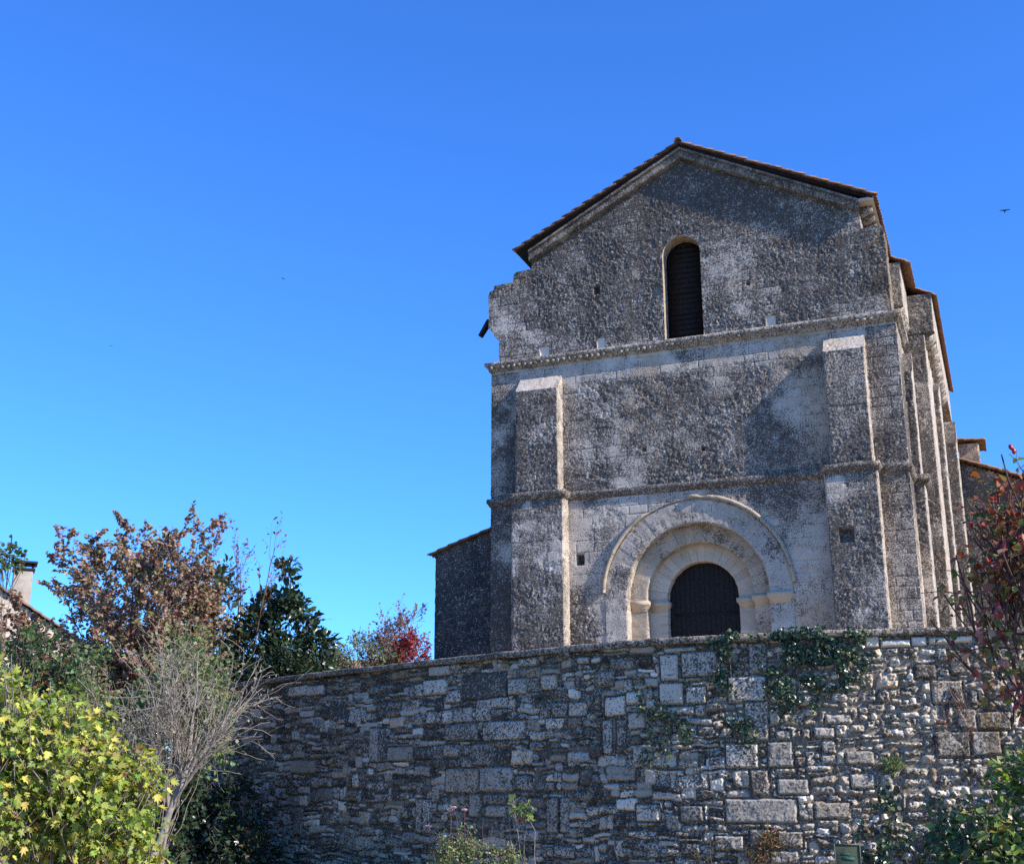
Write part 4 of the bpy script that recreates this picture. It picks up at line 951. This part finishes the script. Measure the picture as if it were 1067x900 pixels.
bush('leafy_shrub', 'small-leaved dark green shrub beneath the yellowing shrub', 'shrub', (-9.2, 10.9, 0),
     [((0, 0, .55), (1.5, .7, .75), 130)], 38, dict(size=.05, t='ovate', mat='leafgloss', cols=[(3, (.03, .06, .025)), (1, (.09, .14, .06))]), M['bark'], clr=.17, per=34, stems=14, srad=.01)
# ---- shaded ivy hedge against the left end of the wall
bush('ivy_hedge', 'dark ivy hedge in shade against the left foot of the wall', 'hedge', (-17.4, 25.0, 0),
     [((0, 0, .9), (1.5, .6, 1.3), 110), ((-1.8, .9, 1.2), (1.6, .7, 1.5), 120), ((1.7, -.8, .1), (1.0, .5, .6), 40)], 39, dict(size=.10, t='ivy', mat='leafgloss', cols=G2), M['bark'], clr=.25, per=30, stems=14)
# ---- far trees behind the wall
bush('olive_tree', 'pale olive green tree showing over the wall left of the dark annex', 'tree', (-18.1, 33.5, 3.7),
     [((0, 0, 1.75), (1.5, 1.0, .75), 150), ((-1.0, -.5, 1.4), (.8, .8, .6), 60), ((.9, .5, 1.6), (.9, .8, .8), 80)], 40, dict(size=.075, t='simple', cols=[(3, (.20, .23, .10)), (2, (.26, .26, .13)), (1, (.26, .2, .13))]), M['bark'], clr=.22, per=26, stems=22, srad=.03, gap=.2)
cfgF = [dict(seg=7, wig=.08, up=.03, kids=11, spread=.55, klen=.5, kr=.5, **{'from': .3}), dict(seg=5, wig=.12, up=.06, kids=6, spread=.5, klen=.55), dict(seg=4, wig=.15, up=.03, kids=3, spread=.5, klen=.6), dict(seg=3, wig=.15, leaves=2)]
plant('thin_red_tree', 'nearly bare tree with thin reddish twigs beside the dark annex', 'tree', (-16.9, 33.6, 3.7), [((0, 0, 0), (0, 0, 1), 2.6, .05), ((0, 0, 0), (.22, .1, 1), 2.5, .04), ((0, 0, 0), (-.4, -.1, 1), 2.2, .04), ((0, .1, 0), (-.2, .1, 1), 2.4, .04)], cfgF, 12,
      dict(size=.07, t='simple', mat='leafdry', cols=[(2, (.30, .12, .10)), (1, (.26, .16, .12))]), M['twig'], minr=.005)
bush('crimson_shrub', 'crimson-leaved shrub above the wall next to the dark annex', 'shrub', (-15.45, 31.4, 3.7),
     [((0, 0, 1.35), (.55, .45, .9), 80)], 41, dict(size=.075, t='ovate', cols=[(3, (.24, .025, .03)), (2, (.34, .06, .05)), (.7, (.12, .03, .02))]), M['redtwig'], clr=.17, per=22, stems=14)
# ---- right side: green shrub, rose-hip shrub
bush('green_shrub', 'leafy green shrub at the lower right against the wall', 'shrub', (.6, 14.2, 0),
     [((0, 0, .95), (1.45, .9, 1.22), 200), ((-.75, -.1, .7), (.75, .6, .75), 56), ((.3, 0, 1.7), (.8, .6, .55), 40)], 42,
     dict(size=.085, t='ovate', cols=[(3, (.055, .095, .025)), (3, (.11, .165, .04)), (2, (.24, .29, .065)), (.5, (.34, .27, .07))]), M['bark'], clr=.2, per=20, stems=26, srad=.015, droop=.4)
RH = [(2.2, (.30, .10, .05)), (2.6, (.22, .12, .05)), (1.2, (.45, .09, .07)), (2.0, (.15, .18, .05)), (1, (.38, .32, .09)), (1, (.54, .28, .20))]
root, cc, rng = bush('rosehip_shrub', 'shrub with reddish brown leaves and red hips hanging in from the right edge', 'shrub', (.62, 7.15, 0),
     [((-.16, 0, 2.60), (.74, .55, .78), 330), ((-.36, -.05, 2.76), (.42, .4, .45), 80)], 43, dict(size=.047, t='ovate', cols=RH, var=.3), M['redtwig'], clr=.13, per=11, stems=16, srad=.008, droop=.5, shell=.25, gap=.40)
mb = MB(); PL, DL = [], []
for (a, b_) in (((-.35, 0, 2.5), (-1.02, -.15, 2.62)), ((-.4, 0, 2.3), (-1.0, -.1, 2.28)), ((-.3, 0, 2.4), (-.95, 0, 2.43)), ((-.3, .1, 2.2), (-.80, 0, 2.02)), ((-.2, 0, 2.9), (-.50, -.1, 3.36)), ((-.3, 0, 2.8), (-.72, 0, 3.0)), ((-.35, 0, 2.2), (-.62, -.1, 1.95)), ((-.2, 0, 2.9), (-.62, 0, 3.12)), ((-.4, 0, 2.6), (-.93, .1, 2.78))):
    p = qpath(a, b_, rng, .12, 9); mb.tube(p, np.linspace(.006, .002, 9), 4)
    for _ in range(7):
        t = rng.uniform(.45, 1); q = p[int(t * 8)]; PL.append(q + rng.normal(size=3) * .015); DL.append((rng.normal() * .4, rng.normal() * .4, -.8))
        e = q + rng.normal(size=3) * .07; mb.tube(qpath(q, e, rng, .15, 4), .0016, 3)
mb.build('long_twigs', M['redtwig'], root)
PL = np.array(PL); leaves('hanging_leaves', PL, np.array(DL), unit(rdir(rng, len(PL)) + np.array([.2, -.6, .2])), .05, RH, 'ovate', M['leaf'], root, rng, var=.3)
def berry_mesh():
    import bmesh
    bm = bmesh.new(); bmesh.ops.create_uvsphere(bm, u_segments=10, v_segments=7, radius=.013)
    for v in bm.verts:
        v.co.z *= 1.25
        if v.co.z > .011: v.co.z += .004
    me = bpy.data.meshes.new('berry'); bm.to_mesh(me); bm.free(); me.materials.append(M['berry'])
    for p in me.polygons: p.use_smooth = True
    return me
bme = berry_mesh()
spots = [cc[i_] for i_ in rng.permutation(len(cc))[:26]] + [np.array((-.50, -.1, 3.37)), np.array((-.47, -.1, 3.33)), np.array((-.62, 0, 3.10)), np.array((-.72, 0, 2.99)), np.array((-.55, -.3, 2.02)), np.array((-.60, -.3, 2.06)), np.array((-.42, -.3, 2.0))]
for q in spots:
    o = bpy.data.objects.new('berry', bme); COL.objects.link(o); o.parent = root; o.location = tuple(np.array(q) + rng.normal(size=3) * .04)
    o.rotation_euler = (rng.uniform(2.4, 3.6), rng.uniform(-.5, .5), 0)

# ---- rose bush and fig shoot at the foot of the wall
root, cc, rng = bush('rose_bush', 'small-leaved rose bush with pale pink blooms before the wall, bottom centre', 'rose bush', (-6.75, 15.6, 0),
     [((0, 0, .62), (.80, .45, .42), 90), ((-.2, 0, .95), (.35, .3, .22), 18)], 44, dict(size=.034, t='ovate', cols=[(3, (.17, .22, .07)), (2, (.27, .30, .11)), (1, (.26, .13, .08)), (.6, (.08, .12, .04))]), M['stemgreen'], clr=.11, per=24, stems=34, srad=.009, gap=.2)
mb = MB()
BL = [(-.27, -.08, 1.33), (-.20, -.12, 1.36), (-.07, -.06, 1.33), (-.62, .0, 1.12)]
for b_ in BL: mb.tube(qpath((b_[0] * .5, 0, .2), b_, rng, .06, 9), np.linspace(.009, .004, 9), 5)
for b_ in ((.30, 0, 1.15), (.12, .1, 1.2), (.45, .05, 1.0)): mb.tube(qpath((b_[0] * .5, 0, .2), b_, rng, .06, 9), np.linspace(.008, .003, 9), 5)
mb.build('long_stems', M['redtwig'], root)
def bloom(c, r_, mat, parent, rng):
    P, D, N = [], [], []
    for ring, (k, tilt, s_) in enumerate(((5, .25, 1.0), (5, .7, .8), (4, 1.1, .55))):
        for i_ in range(k):
            a = 2 * math.pi * (i_ + ring * .5) / k; d = np.array([math.cos(a) * math.cos(tilt), math.sin(a) * math.cos(tilt), math.sin(tilt)]); P.append((d * r_ * .1, d, s_))
    T = np.array([(0, 0, 0), (-.45, .5, .12), (-.3, .95, .22), (.3, .95, .22), (.45, .5, .12)]); mb = MB()
    for p, d, s_ in P:
        x_ = unit(np.cross(d, [0, 0, 1.])); n_2 = np.cross(x_, d); mb.add([c + p + (x_ * t[0] + d * t[1] + n_2 * t[2]) * r_ * s_ for t in T], [(0, 1, 2, 3, 4)])
    mb.build('blossom', mat, parent)
for b_ in BL: bloom(np.array(b_), .055, M['petal'], root, rng)
root, cc, rng = bush('flowering_shoot', 'single tall shoot with large light leaves and a dark red flower by the roses', 'plant', (-6.15, 15.85, 0),
     [((0, 0, 1.38), (.15, .12, .13), 9)], 45, dict(size=.085, t='ivy', wr=1.2, cols=[(3, (.16, .24, .06)), (2, (.26, .33, .09))]), M['twig'], clr=.06, per=5, stems=4, srad=.012)
bloom(np.array((.03, -.1, 1.20)), .05, M['petalred'], root, rng)

# ---- ivy and plants growing on the wall
def wallplant(name, label, cat, s_c, z_c, blobs, seed, size, cols, thick=.12, tmpl='ivy', group=None, mat='leafgloss', hang=.6, stems=10, per=None, wr=1.0, smat='bark'):
    x, y, nx, ny = (float(v) for v in wpos(s_c)); root = empty(name, label, cat, (x + nx * .05, y + ny * .05, z_c), group); rng = np.random.default_rng(seed); P, D, N = [], [], []
    for s_, z_, rs, rz, k in blobs:
        u = rng.normal(size=(k, 2)) * .48; u = u[(u ** 2).sum(1) < 1.15]; a = s_ + u[:, 0] * rs; b_ = z_ + u[:, 1] * rz
        den = vnoise(np.stack([a, b_, 0 * a], 1), 6.5, seed) > .42; a, b_ = a[den], b_[den]; u = u[den]
        X, Y, NX, NY = wpos(a); th = .03 + thick * rng.random(len(a)) * (1.1 - .6 * (u ** 2).sum(1)); th = np.where(b_ > 4.08, th + .06, th)
        b_ = np.minimum(b_, 4.26)
        P.append(np.stack([X + NX * th - x - nx * .05, Y + NY * th - y - ny * .05, b_ - z_c], 1)); m_ = len(a)
        D.append(unit(np.stack([rng.normal(size=m_) * .6, rng.normal(size=m_) * .3, -hang + rng.normal(size=m_) * .45], 1)))
        N.append(unit(np.stack([NX, NY, np.full(m_, .45)], 1) + rng.normal(size=(m_, 3)) * .35))
    P = np.vstack(P); mb = MB()
    for _ in range(stems):
        q = P[rng.integers(len(P))]; mb.tube(qpath((rng.normal() * .05, 0, 0), q, rng, .08, 8), np.linspace(.008, .003, 8), 4)
    mb.build('stems', M[smat], root); leaves('leaves', P, np.vstack(D), np.vstack(N), size, cols, tmpl, M[mat], root, rng, wr, var=.35); return root
IV = [(4, (.018, .036, .014)), (2, (.035, .06, .022)), (.9, (.085, .12, .04)), (.4, (.16, .18, .07))]
IL = [(2, (.05, .08, .025)), (2, (.09, .12, .04)), (1, (.17, .19, .08))]
wallplant('wall_ivy', 'largest dark ivy clump hanging from the coping at the right of the door', 'ivy', 23.0, 4.15,
          [(22.95, 3.80, .95, .55, 2200), (22.55, 3.25, .50, .55, 800), (23.2, 3.5, .7, .45, 700), (23.3, 4.1, 1.0, .10, 420), (22.4, 4.12, .35, .10, 120), (22.75, 2.95, .35, .3, 160)], 51, .055, IV, .10, stems=30)
wallplant('wall_ivy', 'narrow ivy strand hanging from the coping below the church door', 'ivy', 21.5, 4.15,
          [(21.5, 4.0, .35, .28, 420), (21.45, 3.55, .22, .5, 330), (21.15, 3.42, .5, .07, 120), (21.7, 4.15, .5, .07, 110)], 52, .055, IV, .12, stems=8)
wallplant('wall_ivy', 'small ivy tuft clinging to the wall below the narrow ivy strand', 'ivy', 21.6, 2.55,
          [(21.6, 2.55, .32, .34, 420), (21.45, 2.9, .15, .3, 80)], 53, .055, IV, .12, stems=6)
wallplant('wall_ivy', 'light green creeper spreading on the wall left of the ivy strand', 'ivy', 20.3, 2.9,
          [(20.25, 2.75, .42, .35, 380), (19.9, 3.05, .15, .4, 110), (20.1, 2.2, .45, .35, 130), (20.7, 2.55, .2, .3, 90)], 54, .055, IL + [(2, (.03, .05, .02))], .11, stems=9)
wallplant('climbing_shrub', 'dark straggling climber at the foot of the wall, left of the green shrub', 'climber', 24.2, .1,
          [(24.0, .75, .9, .45, 420), (23.9, 1.4, .22, .35, 90), (24.9, 1.0, .5, .6, 420), (24.4, .35, 1.1, .4, 400), (25.3, .7, .6, .6, 300)], 55, .075, IV, .45, tmpl='ovate', stems=26)
wallplant('grass_tuft', 'feathery light green tuft growing from a joint of the wall', 'plant', 24.05, 1.80,
          [(24.05, 1.98, .20, .13, 260)], 56, .09, [(2, (.22, .26, .09)), (1, (.14, .18, .06))], .12, tmpl='long', hang=-.8, mat='leaf', stems=5, wr=.5, smat='stemgreen')
wallplant('grass_tuft', 'wispy green plant under the right side of the big ivy', 'plant', 23.9, 3.35,
          [(23.75, 3.4, .12, .3, 90), (24.0, 3.15, .25, .12, 60)], 57, .06, IL, .1, tmpl='long', hang=.2, mat='leaf', stems=4, wr=.6)
wallplant('dry_weed', 'tuft of dry orange grass low on the wall under a pale block', 'grass', 22.0, .62,
          [(22.0, .78, .26, .18, 260), (21.8, .55, .3, .2, 130)], 58, .13, [(2, (.34, .19, .10)), (1, (.22, .12, .06)), (1, (.15, .16, .06))], .14, tmpl='long', hang=-.5, mat='leafdry', stems=6, wr=.35)
wallplant('dry_weed', 'dry reddish creeper hanging on the wall above the green shrub', 'creeper', 25.1, 3.2,
          [(24.72, 2.3, .10, .75, 60), (24.95, 2.7, .25, .12, 46), (25.35, 2.55, .10, .4, 46)], 59, .06, [(2, (.30, .13, .06)), (1, (.2, .09, .05))], .05, tmpl='long', hang=.8, mat='leafdry', stems=10, wr=.5, smat='redtwig')
wallplant('dry_weed', 'thin dry weeds at the bottom of the wall, right of the rose bush', 'grass', 21.0, .35,
          [(21.0, .55, .35, .22, 160)], 60, .12, [(2, (.26, .18, .09)), (1, (.12, .14, .05))], .14, tmpl='long', hang=-.6, mat='leafdry', stems=6, wr=.3)

# ---- small green notice board at the foot of the wall
sg2 = empty('notice_board', 'small weathered green notice board at the foot of the wall', 'sign', (-2.62, 20.75, -.06), rz=R(6))
MB().box(-.19, .19, -.015, .015, .38, .84, .008).build('board', simple('faded_green_board', (.105, .13, .075), .8, .6, 5), sg2)
mb = MB(); mb.box(-.20, -.18, -.025, .02, .36, .86); mb.box(.18, .20, -.025, .02, .36, .86); mb.box(-.18, .18, -.025, .02, .36, .38); mb.box(-.18, .18, -.025, .02, .84, .86); mb.build('frame', simple('weathered_board_frame', (.13, .13, .09)), sg2)
mb = MB(); mb.box(-.10, .04, -.022, -.016, .70, .715); mb.box(-.08, .10, -.022, -.016, .62, .66); mb.box(-.06, .08, -.022, -.016, .55, .565); mb.box(-.02, .10, -.022, -.016, .47, .50); mb.build('faded_print', simple('teal_print', (.05, .16, .12)), sg2)
MB().box(-.02, .02, .02, .06, -.05, .8).build('post', M['bark'], sg2)

# ================================================================== HOUSE at the far left
hs = empty('house', 'pale stone house with tiled gable behind the left trees', 'house', (-31.5, 32.4, 0), rz=R(44.5))
def wz_(x): return 8.12 - (x - 0) * .62
mb = MB(); mb.prism([(-9, -.1), (4.6, -.1), (4.6, wz_(4.6)), (-2.4, wz_(-2.4)), (-9, wz_(4.2))], 0, 8); mb.build('wall', M['plaster'], hs)
hf = Surf(); hf.grid((-9, -.03, 0), (13.6, 0, 0), (0, 0, 10), .05, keep=lambda P: P[:, 2] < 9.54 - .62 * np.abs(P[:, 0] + 2.4))
hf.build('wall_face', M['lime'], hs, lambda V, H, N, e: (lambda DA: (DA[0], np.stack([.60 + .3 * (fbm(V, 2, 3, 5) - .5), .08 + .5 * (fbm(V, 1.1, 3, 6) - .5), .25 + 0 * e], 1)))(relief(V, H, N, e, lambda V, b, s: 0 * b + 1, 1.6, L=.4)))
V, F = tile_sheet(-2.4, wz_(-2.4) + .06, 5.0, wz_(5.0) + .06, -.22, 8.2); mesh_np('roof', V, F, M['tile'], hs)
V, F = tile_sheet(-2.4, wz_(-2.4) + .06, -9.4, wz_(4.6) + .06, -.22, 8.2); mesh_np('roof', V, F, M['tile'], hs)
chm = MB().box(.42, 1.05, 1.2, 1.85, 7.2, 9.02, .02).build('chimney', M['brick'], hs)
mb = MB(); mb.box(.36, 1.11, 1.14, 1.91, 9.02, 9.10, .01)
for a in (.40, .72, 1.0):
    for b_ in (1.2, 1.78): mb.box(a, a + .07, b_, b_ + .07, 9.10, 9.26)
mb.box(.30, 1.17, 1.08, 1.97, 9.26, 9.34, .01); cp = mb.build('chimney_cap', M['iron'], chm)
mb = MB(); mb.tube([(.22, 1.0, 8.0), (.22, 1.0, 10.15)], .022, 6); mb.tube([(.22, .6, 9.85), (.22, 1.5, 9.85)], .012, 5)
for q in range(5): mb.tube([(.08, .7 + q * .18, 9.85), (.36, .7 + q * .18, 9.85)], .008, 4)
mb.build('antenna', M['iron'], hs)
wm_ = MB(); wm_.box(2.0, 2.9, -.03, .03, 2.2, 3.5); fr = wm_.build('window', M['iron'], hs)
# low roofs glimpsed over the wall
hs2 = empty('low_outbuilding', 'low pale outbuilding roof glimpsed over the wall under the olive tree', 'outbuilding', (-33.0, 57.0, 0), rz=R(30))
MB().box(-4, 4, 0, 6, -.1, 7.3).build('wall', M['plaster'], hs2)
V, F = tile_sheet(0, 0, 3.4, -1.2, 0, 8.4); V2 = np.stack([V[:, 1] - 4.2, V[:, 0] * -1 + 3.0, V[:, 2] + 8.4], 1); mesh_np('roof', V2, F, M['tile'], hs2)

# ================================================================== BIRDS
def bird(label, loc, span, yaw, bank, seed):
    r = empty('bird', label, 'bird', loc, 'birds in the sky', yaw); r.rotation_euler = (bank, 0, yaw); s_ = span
    mb = MB(); n_ = 9; t = np.linspace(-.5, .5, n_); rad = np.array([.004, .05, .085, .10, .10, .085, .06, .035, .05]) * s_ * .75
    mb.tube(np.stack([0 * t, t * s_ * .62, 0 * t], 1), rad, 8); mb.build('body', M['feather'], r, smooth=True)
    for sx in (-1, 1):
        V = []; F = []
        for i_, (u, lead, ch, z_) in enumerate(((0, .12, .24, 0), (.3, .15, .22, .05), (.6, .08, .17, .07), (.85, -.03, .10, .05), (1, -.16, .02, .02))):
            V += [(sx * u * s_ * .5, (lead) * -s_ * -.5, z_ * s_), (sx * u * s_ * .5, (lead - ch) * s_ * .5 - ch * s_ * .5, z_ * s_), (sx * u * s_ * .5, (lead - ch * .4) * s_ * .5, z_ * s_ + .012 * s_)]
        for i_ in range(4): a = i_ * 3; F += [(a, a + 3, a + 5, a + 2), (a + 2, a + 5, a + 4, a + 1), (a, a + 1, a + 4, a + 3)]
        MB().add(V, F).build('wing', M['feather'], r)
bird('tiny dark bird in the open sky, left of the gable', (-32.6, 50.4, 26.8), .30, R(60), R(10), 1)
bird('small dark bird gliding at the right edge of the sky', (1.75, 50, 24.2), .44, R(10), R(-6), 2)
bird('faint distant bird low in the sky at the far left', (-78.1, 91.1, 43.1), .5, R(40), R(8), 3)
